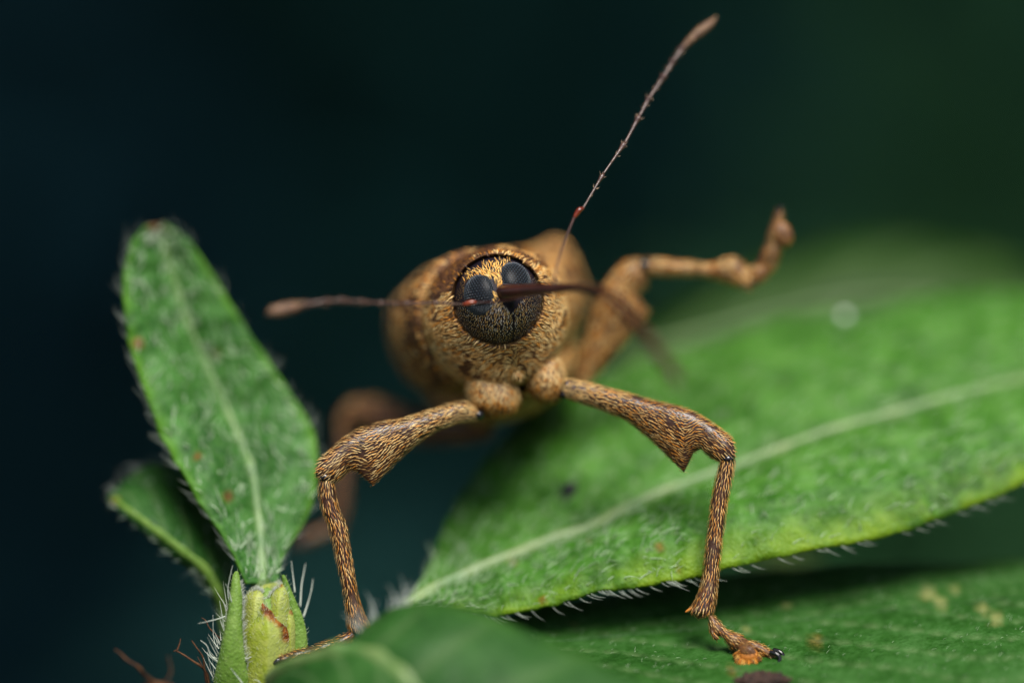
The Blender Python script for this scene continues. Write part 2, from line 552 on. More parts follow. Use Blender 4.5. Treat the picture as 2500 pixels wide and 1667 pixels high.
def build_shade_canopy():  # unseen boughs, added to keep sun and sky off the backdrop
    root = tag(empty('added_canopy', (-20, 425, 100)), 'dark leafy boughs added out of view to shade the shrubs', 'shade_canopy')
    r = np.random.default_rng(11)
    mb = MB()
    for k in range(72):
        x, y = r.uniform(-280, 280), r.uniform(-12, 350)
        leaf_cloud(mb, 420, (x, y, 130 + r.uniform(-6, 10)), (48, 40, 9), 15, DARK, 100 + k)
    mb.build('shade_crown', M_SHRUB, root, smooth=False, kind='stuff', colours=True)
    t = MB()
    t.add(*tube(np.array([(-20, 425, 100), (-18, 418, 130), (-10, 330, 142), (0, 200, 140), (5, 60, 136)]), [16, 13, 8, 5, 1.5], 10, 5)[:2])
    for sx in (-1, 1):
        t.add(*tube(np.array([(-12, 350, 142), (sx * 90, 260, 141), (sx * 180, 150, 136), (sx * 220, 60, 134)]), [8, 5, 3, 1], 10, 5)[:2])
    t.build('shade_trunk', M_BARK, root)
build_shade_canopy()

# ------------------------------------------------------------------ leaves
def blade(name, A, M, B, mat, parent, nu=130, nv=22, bulge=0.12, wave=0.02, veins=9, slant=0.55, vdepth=0.012, thick=0.05,
          stains=(), mines=(), label=None, rib=(0.07, 0.02), rib_mat=None, up=(0, -0.6, 1), rib_lift=0.4, margin_w=0.16, groove=0.0, margin_side=0, pucker=0.0, stain_noise=0.45):
    """leaf from back margin A, midrib M and front margin B; returns object and sampling helpers"""
    A, M, B = (resample(q, nu) for q in (A, M, B))
    ts = np.concatenate([np.linspace(-1, 0, nv), np.linspace(0, 1, nv)[1:]])
    V = np.zeros((nu, len(ts), 3))
    S = np.linspace(0, 1, nu)
    for j, t in enumerate(ts):
        E = A if t < 0 else B
        a = abs(t)
        V[:, j] = M + (E - M) * a
    du = np.gradient(V, axis=0)
    dv = np.gradient(V, axis=1)
    N = nrm(np.cross(du, dv))
    up = np.asarray(up, float)
    N *= np.sign((N * up).sum(-1, keepdims=True) + 1e-9)
    N[np.isnan(N)] = 0
    wid = np.linalg.norm(A - B, axis=1)
    aa = np.abs(ts)[None, :]
    arch = (4 * aa * (1 - aa)) * bulge * wid[:, None] * 0.5 - groove * wid[:, None] * np.exp(-(aa / 0.09) ** 2)
    sv = S[:, None] * veins - slant * aa * veins * 0.5
    fr = np.abs(sv - np.round(sv))
    side = np.where(ts < 0, 0.33, 0.0)[None, :]
    fr = np.abs((sv + side) - np.round(sv + side))
    vein = np.exp(-(fr / 0.07) ** 2) * (aa > 0.03) * (1 - aa ** 4)
    wv = np.array([[mnoise.noise(Vector(tuple(V[i, j] * 1.1))) for j in range(len(ts))] for i in range(nu)])
    wv2 = np.array([[mnoise.noise(Vector(tuple(V[i, j] * 5.0 + 3.3))) for j in range(len(ts))] for i in range(nu)])
    disp = arch - vein * vdepth * np.minimum(1, wid[:, None] / 1.0) + wave * wv * (0.3 + aa) + (wave * 0.35 + pucker) * wv2 * (1 - np.exp(-(aa / 0.10) ** 2))
    fade = np.minimum(1, np.minimum(S, 1 - S) / 0.06)[:, None]
    V = V + N * (disp * fade)[:, :, None]
    mb = MB().add(V.reshape(-1, 3), grid_faces(nu, len(ts)))
    o = mb.build(name, mat, parent, label=label)
    me = o.data
    flat = V.reshape(-1, 3)
    def spots(lst):
        out = np.zeros(len(flat))
        for (px, py, r, w) in lst:
            k = (DIST + flat[:, 1]) / DIST / PXMM
            dx, dz = flat[:, 0] / k + 1250 - px, 833.5 - flat[:, 2] / k - py
            q = np.sqrt(dx * dx + dz * dz) / r + stain_noise * np.array([mnoise.noise(Vector(tuple(v * 6))) for v in flat])
            out = np.maximum(out, w * np.clip(1.6 - 1.5 * q, 0, 1))
        return out
    for nm, arr in (('vein', vein.ravel()), ('margin', (np.clip((np.broadcast_to(aa, vein.shape) - 1 + margin_w) / margin_w, 0, 1) * (1 if not margin_side else (ts * margin_side > 0))[None, :] if margin_side else np.clip((np.broadcast_to(aa, vein.shape) - 1 + margin_w) / margin_w, 0, 1)).ravel()),
                    ('stain', spots(stains)), ('mine', spots(mines))):
        at = me.attributes.new(nm, 'FLOAT', 'POINT')
        at.data.foreach_set('value', arr.astype(float))
    so = o.modifiers.new('thickness', 'SOLIDIFY')
    so.thickness = thick
    so.offset = 0.0
    info = dict(o=o, V=V, N=nrm(N), ts=ts, wid=wid)
    if rib:
        mid = V[:, nv - 1] + N[:, nv - 1] * thick * rib_lift
        step = max(1, nu // 26)
        idx = list(range(1, nu - 1, step))
        rr = np.linspace(rib[0], rib[1], len(idx)) * (1 + 0.12 * rng.standard_normal(len(idx)))
        vv, ff, _, _ = tube(mid[idx], rr, 10, 4, flat=0.4)
        MB().add(vv, ff).build('midrib', rib_mat or M_RIB, o)
    return info

def fringe(mb, info, side, n, length, r, s0=0.03, s1=0.97, lean=0.9, droop=0.35, jit=0.25, col=(0.62, 0.68, 0.60)):
    """hairs standing off one margin and bending towards the tip"""
    V, N = info['V'], info['N']
    j, jn = (0, 2) if side < 0 else (V.shape[1] - 1, V.shape[1] - 3)
    s = np.sort(rng.uniform(s0, s1, n)) * (V.shape[0] - 1)
    i = np.clip(s.astype(int), 1, V.shape[0] - 2)
    p = V[i, j]
    out = nrm(V[i, j] - V[i, jn])
    along = nrm(V[np.minimum(i + 2, V.shape[0] - 1), j] - V[i - 1, j])
    q = rng.normal(0, jit, (n, 3))
    d0 = nrm(out * 1.0 + along * 0.6 * lean + q * 0.6 - N[i, j] * droop * 0.5)
    d1 = nrm(out * 0.35 + along * lean + q - N[i, j] * droop)
    hairs(mb, p, d0, d1, length * rng.uniform(0.55, 1.3, n), r, 5, np.asarray(col) * rng.uniform(0.7, 1.1, (n, 1)))

def fuzz(mb, info, n, length, r, stand=0.5, col=(0.5, 0.62, 0.48), tmax=0.96, srange=(0.02, 0.98)):
    V, N = info['V'], info['N']
    i = (rng.uniform(*srange, n) * (V.shape[0] - 2)).astype(int)
    j = rng.integers(1, V.shape[1] - 2, n)
    p = V[i, j] + (V[i + 1, j] - V[i, j]) * rng.random((n, 1)) + (V[i, j + 1] - V[i, j]) * rng.random((n, 1)) + N[i, j] * 0.02
    along = nrm(V[i + 1, j] - V[i, j])
    q = rng.normal(0, 0.45, (n, 3))
    d0 = nrm(N[i, j] * stand + along * 0.5 + q * 0.6)
    d1 = nrm(along + q + N[i, j] * 0.1)
    hairs(mb, p, d0, d1, length * rng.uniform(0.4, 1.5, n), r * rng.uniform(0.7, 1.3, n), 4, np.asarray(col) * rng.uniform(0.65, 1.15, (n, 1)))

plant = tag(empty('hairy_plant', (P(650, 1700, .5)[0], .5, -72)), 'green plant with hairy broad leaves and a pale bud beneath the weevil', 'plant')
NODE = P(655, 1760, .55)
# stem
stem_pts = np.array([(NODE[0] - 6, 6, -74), (NODE[0] - 3, 3, -45), (NODE[0] - 0.6, 1.0, -18), NODE, P(650, 1640, .45)])
MB().add(*tube(stem_pts, [1.0, 0.85, 0.6, 0.42, 0.30], 14, 6)[:2]).build('stem', M_STEM, plant)

# big leaf the weevil stands over
A = PL([(985, 1485, .5), (1041, 1396, 1.2), (1075, 1321, 1.8), (1130, 1215, 2.4), (1230, 1080, 2.9), (1330, 990, 3.2), (1480, 915, 3.5), (1640, 860, 3.8), (1817, 805, 3.9), (2055, 755, 4.0), (2293, 722, 4.1), (2497, 716, 4.3), (2800, 730, 4.5), (3050, 800, 5)])
M = PL([(985, 1490, .5), (1090, 1432, .85), (1204, 1383, 1.05), (1320, 1340, 1.15), (1436, 1301, 1.25), (1525, 1255, 1.3), (1612, 1212, 1.4), (1715, 1175, 1.5), (1817, 1138, 1.6), (1990, 1070, 1.75), (2157, 1022, 1.9), (2400, 955, 2.2), (2720, 890, 3.1), (3060, 830, 5)])
B = PL([(985, 1495, .5), (1060, 1497, .45), (1136, 1500, .4), (1225, 1502, .35), (1340, 1478, .3), (1476, 1444, .25), (1580, 1428, .25), (1680, 1410, .25), (1885, 1362, .35), (2157, 1308, .55), (2327, 1253, .75), (2497, 1185, 1.0), (2800, 1060, 1.9), (3060, 850, 5)])
big = blade('leaf', A, M, B, M_LEAF_BIG, plant, nu=190, nv=26, bulge=0.11, wave=0.05, pucker=0.045, veins=8, slant=1.6, vdepth=0.05, rib=(0.125, 0.075), margin_w=0.30, margin_side=1,
            stains=[(1610, 1340, 16, .7), (1325, 1465, 10, .8), (1255, 1375, 13, .5), (1440, 1325, 9, .4), (1660, 1395, 12, .4)], label='broad bright green leaf under the weevil with a fringe of pale hairs')
mb = MB()
fringe(mb, big, 1, 100, 0.20, 0.0058, lean=1.9, droop=0.4, jit=0.24, col=(0.54, 0.60, 0.50))
fringe(mb, big, -1, 60, 0.20, 0.007, lean=0.9, droop=-0.2, col=(0.40, 0.48, 0.38))
fuzz(mb, big, 1300, 0.16, 0.0065, stand=0.6, col=(0.58, 0.74, 0.48))
fuzz(mb, big, 900, 0.06, 0.005, stand=0.9, col=(0.42, 0.66, 0.28))
mb.build('leaf_hair', M_HAIR, big['o'], kind='stuff', colours=True)
# its stalk
MB().add(*tube(np.array([NODE, P(760, 1690, .75), P(900, 1575, .75), P(990, 1488, .52)]), [.16, .12, .10, .08], 10, 8)[:2]).build('leaf_stalk', M_STEM, big['o'])

# dark leaf under the right front foot
A = PL([(1000, 1640, .45), (1120, 1540, 1.0), (1400, 1470, 1.5), (1800, 1402, 1.9), (2200, 1378, 2.1), (2500, 1375, 2.2), (2750, 1380, 2.0)])
M = PL([(1000, 1645, .4), (1150, 1600, .40), (1450, 1562, .55), (1830, 1530, .68), (2200, 1490, .8), (2500, 1460, .9), (2760, 1400, 1.6)])
B = PL([(1000, 1650, .4), (1150, 1700, -.8), (1450, 1760, -1.6), (1830, 1800, -1.7), (2200, 1780, -1.7), (2500, 1700, -1.0), (2760, 1420, 1.4)])
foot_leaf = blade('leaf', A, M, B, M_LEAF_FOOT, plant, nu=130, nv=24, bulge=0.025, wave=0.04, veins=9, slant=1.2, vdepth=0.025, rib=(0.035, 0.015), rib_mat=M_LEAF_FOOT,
                  mines=[(2265, 1455, 22, .8), (2295, 1475, 18, .8), (2330, 1440, 14, .6), (2400, 1490, 20, .8), (2430, 1515, 20, .8), (1395, 1530, 7, .9), (1825, 1537, 9, .9), (1925, 1480, 9, .8), (1418, 1516, 5, .8)],
                  stains=[(1990, 1570, 22, .35), (1790, 1640, 16, .5)],
                  label='dark green shaded leaf carrying the weevil\'s front foot')
mb = MB()
fuzz(mb, foot_leaf, 1100, 0.055, 0.0045, stand=0.9, col=(0.38, 0.52, 0.30))
mb.build('leaf_hair', M_HAIR, foot_leaf['o'], kind='stuff', colours=True)
MB().add(*tube(np.array([NODE, P(800, 1740, .5), P(1002, 1645, .42)]), [.14, .1, .07], 10, 8)[:2]).build('leaf_stalk', M_STEM, foot_leaf['o'])

# blurred leaf close to the lens
A = PL([(655, 1668, -.7), (700, 1622, -1.0), (781, 1600, -1.2), (850, 1572, -1.2), (900, 1528, -1.2), (960, 1490, -1.25), (1015, 1477, -1.3), (1080, 1475, -1.4), (1170, 1492, -1.5), (1272, 1535, -1.7), (1374, 1578, -1.9), (1476, 1628, -2.1), (1600, 1700, -2.4)])
M = PL([(655, 1670, -.7), (715, 1628, -1.1), (800, 1600, -1.45), (870, 1592, -1.6), (930, 1612, -1.8), (975, 1648, -2.0), (1020, 1700, -2.2), (1080, 1760, -2.4), (1150, 1820, -2.6), (1230, 1870, -2.8), (1320, 1900, -3.0), (1440, 1880, -3.0), (1600, 1720, -2.5)])
B = PL([(655, 1672, -.7), (690, 1680, -1.2), (740, 1700, -1.7), (780, 1740, -2.0), (820, 1790, -2.3), (860, 1840, -2.6), (910, 1890, -2.9), (980, 1940, -3.1), (1060, 1980, -3.3), (1150, 2000, -3.5), (1260, 1990, -3.5), (1420, 1930, -3.2), (1600, 1740, -2.6)])
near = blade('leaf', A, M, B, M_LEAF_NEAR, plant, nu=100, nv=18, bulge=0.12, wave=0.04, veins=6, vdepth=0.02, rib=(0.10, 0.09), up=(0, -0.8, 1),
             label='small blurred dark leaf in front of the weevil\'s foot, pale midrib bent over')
mb = MB()
fringe(mb, near, -1, 26, 0.34, 0.014, s0=0.28, s1=0.48, lean=0.2, droop=-0.7, jit=0.35, col=(0.45, 0.5, 0.45))
mb.build('leaf_hair', M_HAIR, near['o'], kind='stuff', colours=True)
MB().add(*tube(np.array([NODE, P(640, 1720, -.1), P(657, 1669, -.68)]), [.12, .1, .06], 10, 8)[:2]).build('leaf_stalk', M_STEM, near['o'])

# upright leaf
Lp = [(600, 1425), (568, 1353), (538, 1305), (489, 1230), (445, 1155), (402, 1075), (373, 1010), (346, 933), (319, 857), (303, 769), (299, 700), (306, 635), (330, 575), (378, 549)]
Mp = [(637, 1425), (634, 1380), (632, 1305), (624, 1230), (612, 1150), (595, 1105), (572, 1050), (545, 990), (512, 915), (480, 845), (450, 770), (425, 690), (400, 610), (386, 548)]
Rp = [(677, 1425), (690, 1365), (725, 1305), (763, 1230), (776, 1150), (771, 1075), (750, 1020), (717, 972), (660, 887), (610, 815), (560, 737), (510, 655), (455, 580), (394, 549)]
yl = np.linspace(.30, 1.35, 14); ym = np.linspace(.42, 1.6, 14) + .38 * np.sin(np.linspace(0, math.pi, 14)); yr = np.linspace(.5, 1.5, 14) + .3 * np.sin(np.linspace(0, math.pi, 14))
lift = 30
A = np.vstack([PL([(x, y, d) for (x, y), d in zip(Lp, yl)])])
M = PL([(x, y, d) for (x, y), d in zip(Mp, ym)])
B = PL([(x, y, d) for (x, y), d in zip(Rp, yr)])
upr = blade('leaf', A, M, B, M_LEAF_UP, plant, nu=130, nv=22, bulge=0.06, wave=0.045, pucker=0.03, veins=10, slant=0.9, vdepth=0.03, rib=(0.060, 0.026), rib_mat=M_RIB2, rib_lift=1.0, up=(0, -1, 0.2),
            stains=[(337, 841, 17, 1.0), (555, 1215, 16, .75), (482, 1115, 12, .7), (385, 552, 24, .8), (530, 866, 14, .4), (642, 1366, 7, .6)],
            label='upright hairy lance-shaped leaf rising beside the bud')
mb = MB()
fringe(mb, upr, -1, 66, 0.21, 0.0042, s0=0.06, lean=0.9, droop=-0.2, jit=0.2, col=(0.46, 0.52, 0.44))
fringe(mb, upr, 1, 50, 0.18, 0.0042, s0=0.05, lean=1.0, droop=-0.2, jit=0.2, col=(0.46, 0.52, 0.44))
fuzz(mb, upr, 420, 0.15, 0.0090, stand=0.7, col=(0.78, 0.90, 0.68))
fuzz(mb, upr, 120, 0.08, 0.004, stand=0.7, col=(0.5, 0.62, 0.45), srange=(0.02, 0.45))
mb.build('leaf_hair', M_HAIR, upr['o'], kind='stuff', colours=True)
MB().add(*tube(np.array([NODE, P(645, 1560, .75), P(640, 1470, .62), P(637, 1415, .44)]), [.2, .2, .18, .10], 12, 8)[:2]).build('leaf_stalk', M_STEM, upr['o'])

# half folded leaf behind it
A = PL([(565, 1500, 1.1), (575, 1420, 1.3), (548, 1310, 1.5), (490, 1210, 1.7), (415, 1140, 1.8), (345, 1148, 1.7), (275, 1205, 1.4)])
M = PL([(545, 1505, 1.0), (533, 1452, .85), (499, 1391, .8), (447, 1348, .8), (380, 1296, .85), (325, 1256, .95), (268, 1214, 1.2)])
B = PL([(540, 1508, 1.0), (524, 1460, .95), (486, 1402, .95), (432, 1358, .95), (366, 1305, 1.0), (316, 1262, 1.05), (266, 1218, 1.22)])
fold = blade('leaf', A, M, B, M_LEAF_NEAR, plant, nu=80, nv=16, bulge=0.06, wave=0.03, veins=6, rib=(0.075, 0.03), rib_mat=M_STIP, up=(0, -1, 0.3), stains=[(284, 1226, 14, .8)],
             label='small folded leaf seen on edge behind the upright leaf')
mb = MB()
fringe(mb, fold, 1, 40, 0.22, 0.0075, s0=0.25, s1=1.0, lean=0.3, droop=0.2, jit=0.35)
fringe(mb, fold, -1, 40, 0.20, 0.008, s0=0.4, s1=1.0, lean=0.8, droop=-0.3, jit=0.35)
fuzz(mb, fold, 120, 0.1, 0.006)
mb.build('leaf_hair', M_HAIR, fold['o'], kind='stuff', colours=True)
MB().add(*tube(np.array([NODE, P(575, 1600, 1.0), P(545, 1504, 1.0)]), [.15, .12, .08], 10, 8)[:2]).build('leaf_stalk', M_STEM, fold['o'])

# leaf of another plant behind
rear_plant = tag(empty('leafy_plant', (9, 10, -74)), 'far blurred leaf on its stalk behind the bright broad leaf', 'plant')
A = PL([(1480, 880, 6.5), (1590, 805, 7.0), (1748, 715, 7.4), (1919, 632, 7.8), (2089, 596, 8.0), (2259, 600, 8.2), (2450, 640, 8.3), (2660, 790, 8.0)])
M = PL([(1480, 890, 6.4), (1620, 860, 6.4), (1780, 820, 6.6), (1930, 780, 6.8), (2090, 750, 7.0), (2250, 745, 7.2), (2420, 770, 7.4), (2622, 806, 7.9)])
B = PL([(1480, 900, 6.3), (1640, 930, 5.9), (1800, 930, 5.9), (1950, 915, 6.0), (2100, 900, 6.1), (2260, 885, 6.3), (2430, 860, 6.8), (2624, 812, 7.8)])
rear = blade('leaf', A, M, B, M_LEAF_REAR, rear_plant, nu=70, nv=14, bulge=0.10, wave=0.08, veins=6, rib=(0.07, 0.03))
MB().add(*tube(np.array([(8, 11, -74), (8.5, 10.5, -40), P(1900, 1500, 9), P(2500, 900, 8.6), P(2622, 806, 7.9)]), [.7, .6, .4, .2, .1], 10, 8)[:2]).build('stem', M_STEM, rear_plant)

# ------------------------------------------------------------------ the bud (part of the hairy plant)
bud = MB().add(*loft_edges(PL([(636, 1440, .15), (618, 1500, .12), (602, 1580, .08), (600, 1680, .2), (630, 1740, .4)]),
                           PL([(668, 1440, .15), (690, 1500, .12), (704, 1580, .08), (706, 1680, .2), (680, 1740, .4)]), [.10, .22, .28, .28, .18], None, 20, 8)[:2]).build('bud', M_STIP, plant, label='pale yellow-green bud with torn browned scales')
def bud_scale(Lr, Mr, Rr, stains=(), mines=(), mw=0.3, hair=40):
    inf = blade('bud_scale', PL(Lr), PL(Mr), PL(Rr), M_BUD, bud, nu=110, nv=28, bulge=0.16, wave=0.012, veins=0, vdepth=0.0, thick=0.03, rib=None, up=(0, -1, 0.1), stains=stains, mines=mines, margin_w=mw, stain_noise=0.22)
    return inf
s1 = bud_scale([(590, 1720, .1), (586, 1640, .08), (588, 1570, .06), (596, 1532, .04), (622, 1505, 0), (638, 1474, -.02)],
               [(650, 1720, -.22), (650, 1640, -.26), (652, 1580, -.27), (654, 1540, -.25), (650, 1508, -.17), (640, 1472, -.03)],
               [(722, 1720, .1), (718, 1640, .08), (714, 1580, .06), (706, 1540, .04), (676, 1503, -.02), (642, 1474, -.02)],
               stains=[(698, 1552, 20, 1.0), (696, 1538, 18, 1.0), (686, 1522, 18, 1.0), (676, 1512, 18, .95), (664, 1506, 17, .95), (654, 1496, 15, 1.0), (647, 1484, 13, 1.0), (641, 1475, 12, 1.0)], mw=0.12)
s2 = bud_scale([(592, 1600, .12), (594, 1530, .12), (598, 1470, .13), (606, 1448, .14), (630, 1437, .14)],
               [(615, 1600, -.08), (618, 1530, -.09), (622, 1475, -.06), (628, 1450, .0), (634, 1437, .1)],
               [(650, 1600, -.02), (652, 1530, -.02), (648, 1490, .0), (644, 1462, .03), (640, 1440, .1)], mw=0.3)
s3 = bud_scale([(640, 1590, .08), (648, 1520, .07), (654, 1470, .08), (668, 1442, .1), (684, 1428, .12)],
               [(672, 1590, -.10), (676, 1520, -.11), (680, 1470, -.08), (686, 1443, .0), (689, 1427, .1)],
               [(706, 1590, .1), (708, 1520, .08), (706, 1470, .08), (702, 1445, .1), (694, 1428, .12)], stains=[(684, 1430, 8, .9)], mw=0.35)
s4 = bud_scale([(600, 1560, .3), (602, 1500, .3), (606, 1460, .3), (640, 1432, .3), (680, 1424, .3)],
               [(655, 1560, .22), (655, 1500, .2), (658, 1460, .22), (672, 1435, .25), (688, 1423, .28)],
               [(716, 1560, .32), (718, 1500, .32), (716, 1460, .32), (706, 1436, .3), (694, 1424, .3)], mw=0.2)
s5 = bud_scale([(690, 1600, .06), (692, 1540, .04), (694, 1505, .05), (700, 1490, .06)],
               [(708, 1600, -.02), (708, 1540, -.04), (707, 1505, 0), (708, 1488, .05)],
               [(720, 1600, .1), (720, 1540, .08), (717, 1505, .08), (713, 1490, .08)], stains=[(710, 1495, 9, .8)], mw=0.3)
def edge_loft(name, U, L, Bt, parent, mat, label=None):
    V, F, D, N = loft_edges(PL(U), PL(L), Bt, None, 18, 8)
    o = MB().add(V, F).build(name, mat, parent, label=label)
    for nm in ('vein', 'margin', 'stain', 'mine'):
        at = o.data.attributes.new(nm, 'FLOAT', 'POINT')
        at.data.foreach_set('value', np.zeros(len(V)))
    return o, (V, F, D, N)
st1, st1d = edge_loft('stipule', [(573, 1395, -.05), (566, 1412, -.08), (560, 1455, -.12), (551, 1520, -.16), (536, 1590, -.15), (520, 1670, -.05), (515, 1760, .2)],
                      [(583, 1396, -.05), (586, 1412, -.08), (592, 1455, -.12), (592, 1520, -.16), (598, 1590, -.15), (614, 1670, -.05), (640, 1760, .2)], [.03, .05, .08, .10, .13, .16, .2], bud, M_STIP)
st2, st2d = edge_loft('stipule', [(688, 1403, .1), (688, 1414, .1), (697, 1455, .1), (706, 1510, .1), (712, 1570, .1), (710, 1650, .1), (690, 1740, .3)],
                      [(696, 1404, .1), (701, 1414, .1), (718, 1455, .1), (741, 1510, .1), (751, 1570, .1), (745, 1650, .1), (730, 1740, .3)], [.02, .03, .05, .06, .07, .07, .1], bud, M_STIP)
mb = MB()
for inf_ in (s1, s2, s3, s4):
    fuzz(mb, inf_, 240, 0.045, 0.0022, stand=0.9, col=(0.7, 0.76, 0.55))
for V_, F_, D_, N_ in (st1d, st2d):
    p, n, d = scatter(V_, F_, N_, D_, .045)
    hairs(mb, p, nrm(n - d * .6 + rng.normal(0, .2, p.shape)), nrm(n * .5 - d + rng.normal(0, .2, p.shape)), .05 * rng.uniform(.5, 1.3, len(p)), .0022, 2, (0.62, 0.72, 0.48))
def edge_hairs(pts, out, n, length, r, jit=0.3, col=(0.72, 0.76, 0.66)):
    pp = resample(PL(pts), 200)
    i = rng.integers(0, 200, n)
    q = rng.normal(0, jit, (n, 3))
    d0 = nrm(np.asarray(out, float) + q)
    d1 = nrm(np.asarray(out, float) + q + np.array([0, 0, .35]))
    hairs(mb, pp[i] + rng.normal(0, .006, (n, 3)), d0, d1, length * rng.uniform(.5, 1.4, n), r, 3, np.asarray(col) * rng.uniform(.8, 1.15, (n, 1)))
edge_hairs([(586, 1420, -.1), (592, 1455, -.14), (593, 1520, -.18), (597, 1590, -.18), (612, 1665, -.1)], (.9, -.3, .5), 260, .055, .0022)
edge_hairs([(596, 1532, -.02), (622, 1505, -.05), (638, 1485, -.05)], (-.5, -.2, .8), 150, .05, .0026, .4)
edge_hairs([(618, 1442, .05), (632, 1437, .05), (642, 1446, .02)], (-.1, -.3, .9), 120, .05, .0026, .5)
edge_hairs([(640, 1470, .0), (652, 1462, .0), (664, 1446, .02), (676, 1434, .05)], (-.6, -.3, .6), 130, .045, .0028, .5)
edge_hairs([(680, 1424, .1), (692, 1424, .1)], (-.2, 0, .9), 30, .06, .0022, .5)
edge_hairs([(556, 1480, -.1), (545, 1540, -.15), (530, 1600, -.12), (520, 1660, -.05)], (-.45, -.2, .9), 24, .26, .0055, .35)
edge_hairs([(600, 1600, -.2), (612, 1660, -.1), (640, 1667, -.2)], (.6, -.5, .6), 26, .13, .0045, .5)
# the long stray hairs
for pts, r in (([(560, 1470, -.1), (556, 1440, -.15), (562, 1405, -.2), (568, 1380, -.2)], .008), ([(566, 1470, -.2), (558, 1440, -.25), (551, 1424, -.28)], .007),
               ([(720, 1445, .2), (716, 1410, .25), (711, 1368, .3)], .009), ([(733, 1480, .25), (736, 1430, .3), (742, 1395, .35), (746, 1374, .4)], .011), ([(741, 1505, .25), (752, 1470, .3), (760, 1440, .3), (764, 1412, .35)], .012),
               ([(552, 1503, -.1), (525, 1512, -.2), (484, 1521, -.3)], .008), ([(540, 1620, -.1), (515, 1600, -.15), (505, 1575, -.2), (489, 1562, -.2)], .010), ([(533, 1640, -.1), (512, 1612, -.1), (506, 1590, -.1)], .008),
               ([(592, 1667, -.3), (575, 1645, -.32), (563, 1630, -.35)], .008), ([(640, 1680, -.3), (632, 1662, -.32), (618, 1658, -.34)], .008), ([(528, 1580, -.1), (521, 1550, -.1), (520, 1500, -.1)], .006), ([(548, 1540, -.1), (542, 1500, -.12), (536, 1466, -.1)], .006)):
    V, F, D, N = tube(PL(pts), np.linspace(r, r * .25, len(pts)), 6, 5)
    mb.add(V, F, (0.62, 0.68, 0.58))
mb.build('bud_hair', M_HAIR, bud, kind='stuff', colours=True)

# ------------------------------------------------------------------ dry litter by the bud
def litter(lines, label, name, lump=None):
    root = None
    mb = MB()
    for pts, r in lines:
        mb.add(*tube(PL(pts), np.linspace(r, r * .4, len(pts)), 7, 5, wob=.15)[:2])
    if lump:
        c, s = P(*lump[0]), lump[1]
        V, F, N = ellipsoid(c, np.diag(s), 18, 26)
        V = V + N * (0.9 * min(s) * fbm(V, 5.0, 1.3) + .35 * min(s) * fbm(V, 14.0, 4.3))[:, None]
        mb.add(V, F)
    return tag(mb.build(name, M_DRY, None), label, 'debris')
litter([([(512, 1700, .3), (505, 1642, .2), (470, 1612, .1), (432, 1588, .1)], .022), ([(432, 1588, .1), (438, 1572, .1), (441, 1558, .1)], .012), ([(434, 1590, .1), (428, 1587, .1), (424, 1590, .1)], .012),
        ([(508, 1690, .2), (500, 1640, .15), (496, 1605, .1), (480, 1580, .1), (468, 1563, .1)], .014), ([(517, 1700, .1), (506, 1650, .05), (494, 1625, .0), (482, 1602, .0)], .010),
        ([(540, 1560, .0), (524, 1545, 0), (510, 1530, 0), (503, 1515, 0), (492, 1507, 0)], .010)],
       'thin forked dry brown stalk beside the bud base', 'dry_stalk')
litter([([(375, 1665, .9), (352, 1645, .8), (335, 1625, .7), (312, 1612, .7), (296, 1596, .7), (281, 1585, .7)], .028), ([(400, 1670, 1.0), (418, 1640, 1.0), (414, 1615, 1.0), (410, 1600, 1.0)], .014), ([(385, 1690, 1.0), (400, 1800, 1.6), (560, 1900, 1.2)], .09)],
       'crumbly brown dead scrap with wispy ends', 'dry_scrap', ((388, 1684, 1.0), (.22, .14, .12)))
def on_blade(info, px, py, h):
    V, N = info['V'].reshape(-1, 3), info['N'].reshape(-1, 3)
    k = (DIST + V[:, 1]) / DIST / PXMM
    i = np.argmin((V[:, 0] / k + 1250 - px) ** 2 + (833.5 - V[:, 2] / k - py) ** 2)
    return V[i] + N[i] * h
def lump(name, c, axes, mat, label, cat, amp=.3, fr=6):
    V, F, N = ellipsoid(c, axes, 40, 64)
    V = V + N * (amp * min(np.linalg.norm(axes, axis=1)) * fbm(V, fr, 2.1))[:, None]
    return tag(MB().add(V, F).build(name, mat), label, cat)
lump('pellet', on_blade(big, 1391, 1198, .07), np.diag([.10, .10, .09]), M_FRASS, 'tiny black pellet lying on the bright green leaf', 'pellet')
lump('glint_bead', on_blade(big, 2062, 778, .05), np.diag([.06, .05, .06]), M_GLINT, 'tiny white bead added for a glint on the far edge of the bright green leaf', 'glint_bead', .15)  # white bead added to stand for a bright glint on the leaf
lump('dirt_clump', P(1862, 1664, -.62), np.diag([.34, .22, .10]), M_DIRT, 'dark brown dirt clump on the shaded leaf below the foot', 'dirt', .8, 14)

# ------------------------------------------------------------------ THE WEEVIL
weevil = tag(empty('weevil', P(1215, 1000, .9)), 'tan scaly long-snouted weevil facing the lens with one leg raised', 'weevil')
ROLL = math.radians(22)
RU = np.array([math.cos(ROLL), 0, math.sin(ROLL)])      # the insect's right-to-left axis
RV = np.array([-math.sin(ROLL), 0, math.cos(ROLL)])     # its dorsal axis
FY = np.array([0.0, 1.0, 0.0])

TAN = np.array((0.60, 0.335, 0.108)); CREAM = np.array((0.68, 0.47, 0.20)); ORANGE = np.array((0.56, 0.225, 0.035)); BROWN = np.array((0.11, 0.045, 0.02)); DKB = np.array((0.035, 0.015, 0.010)); GOLD = np.array((0.62, 0.36, 0.085))
def palette(n, cols, w):
    w = np.asarray(w, float)
    k = rng.choice(len(cols), n, p=w / w.sum())
    return np.asarray(cols)[k] * rng.uniform(.75, 1.2, (n, 1))

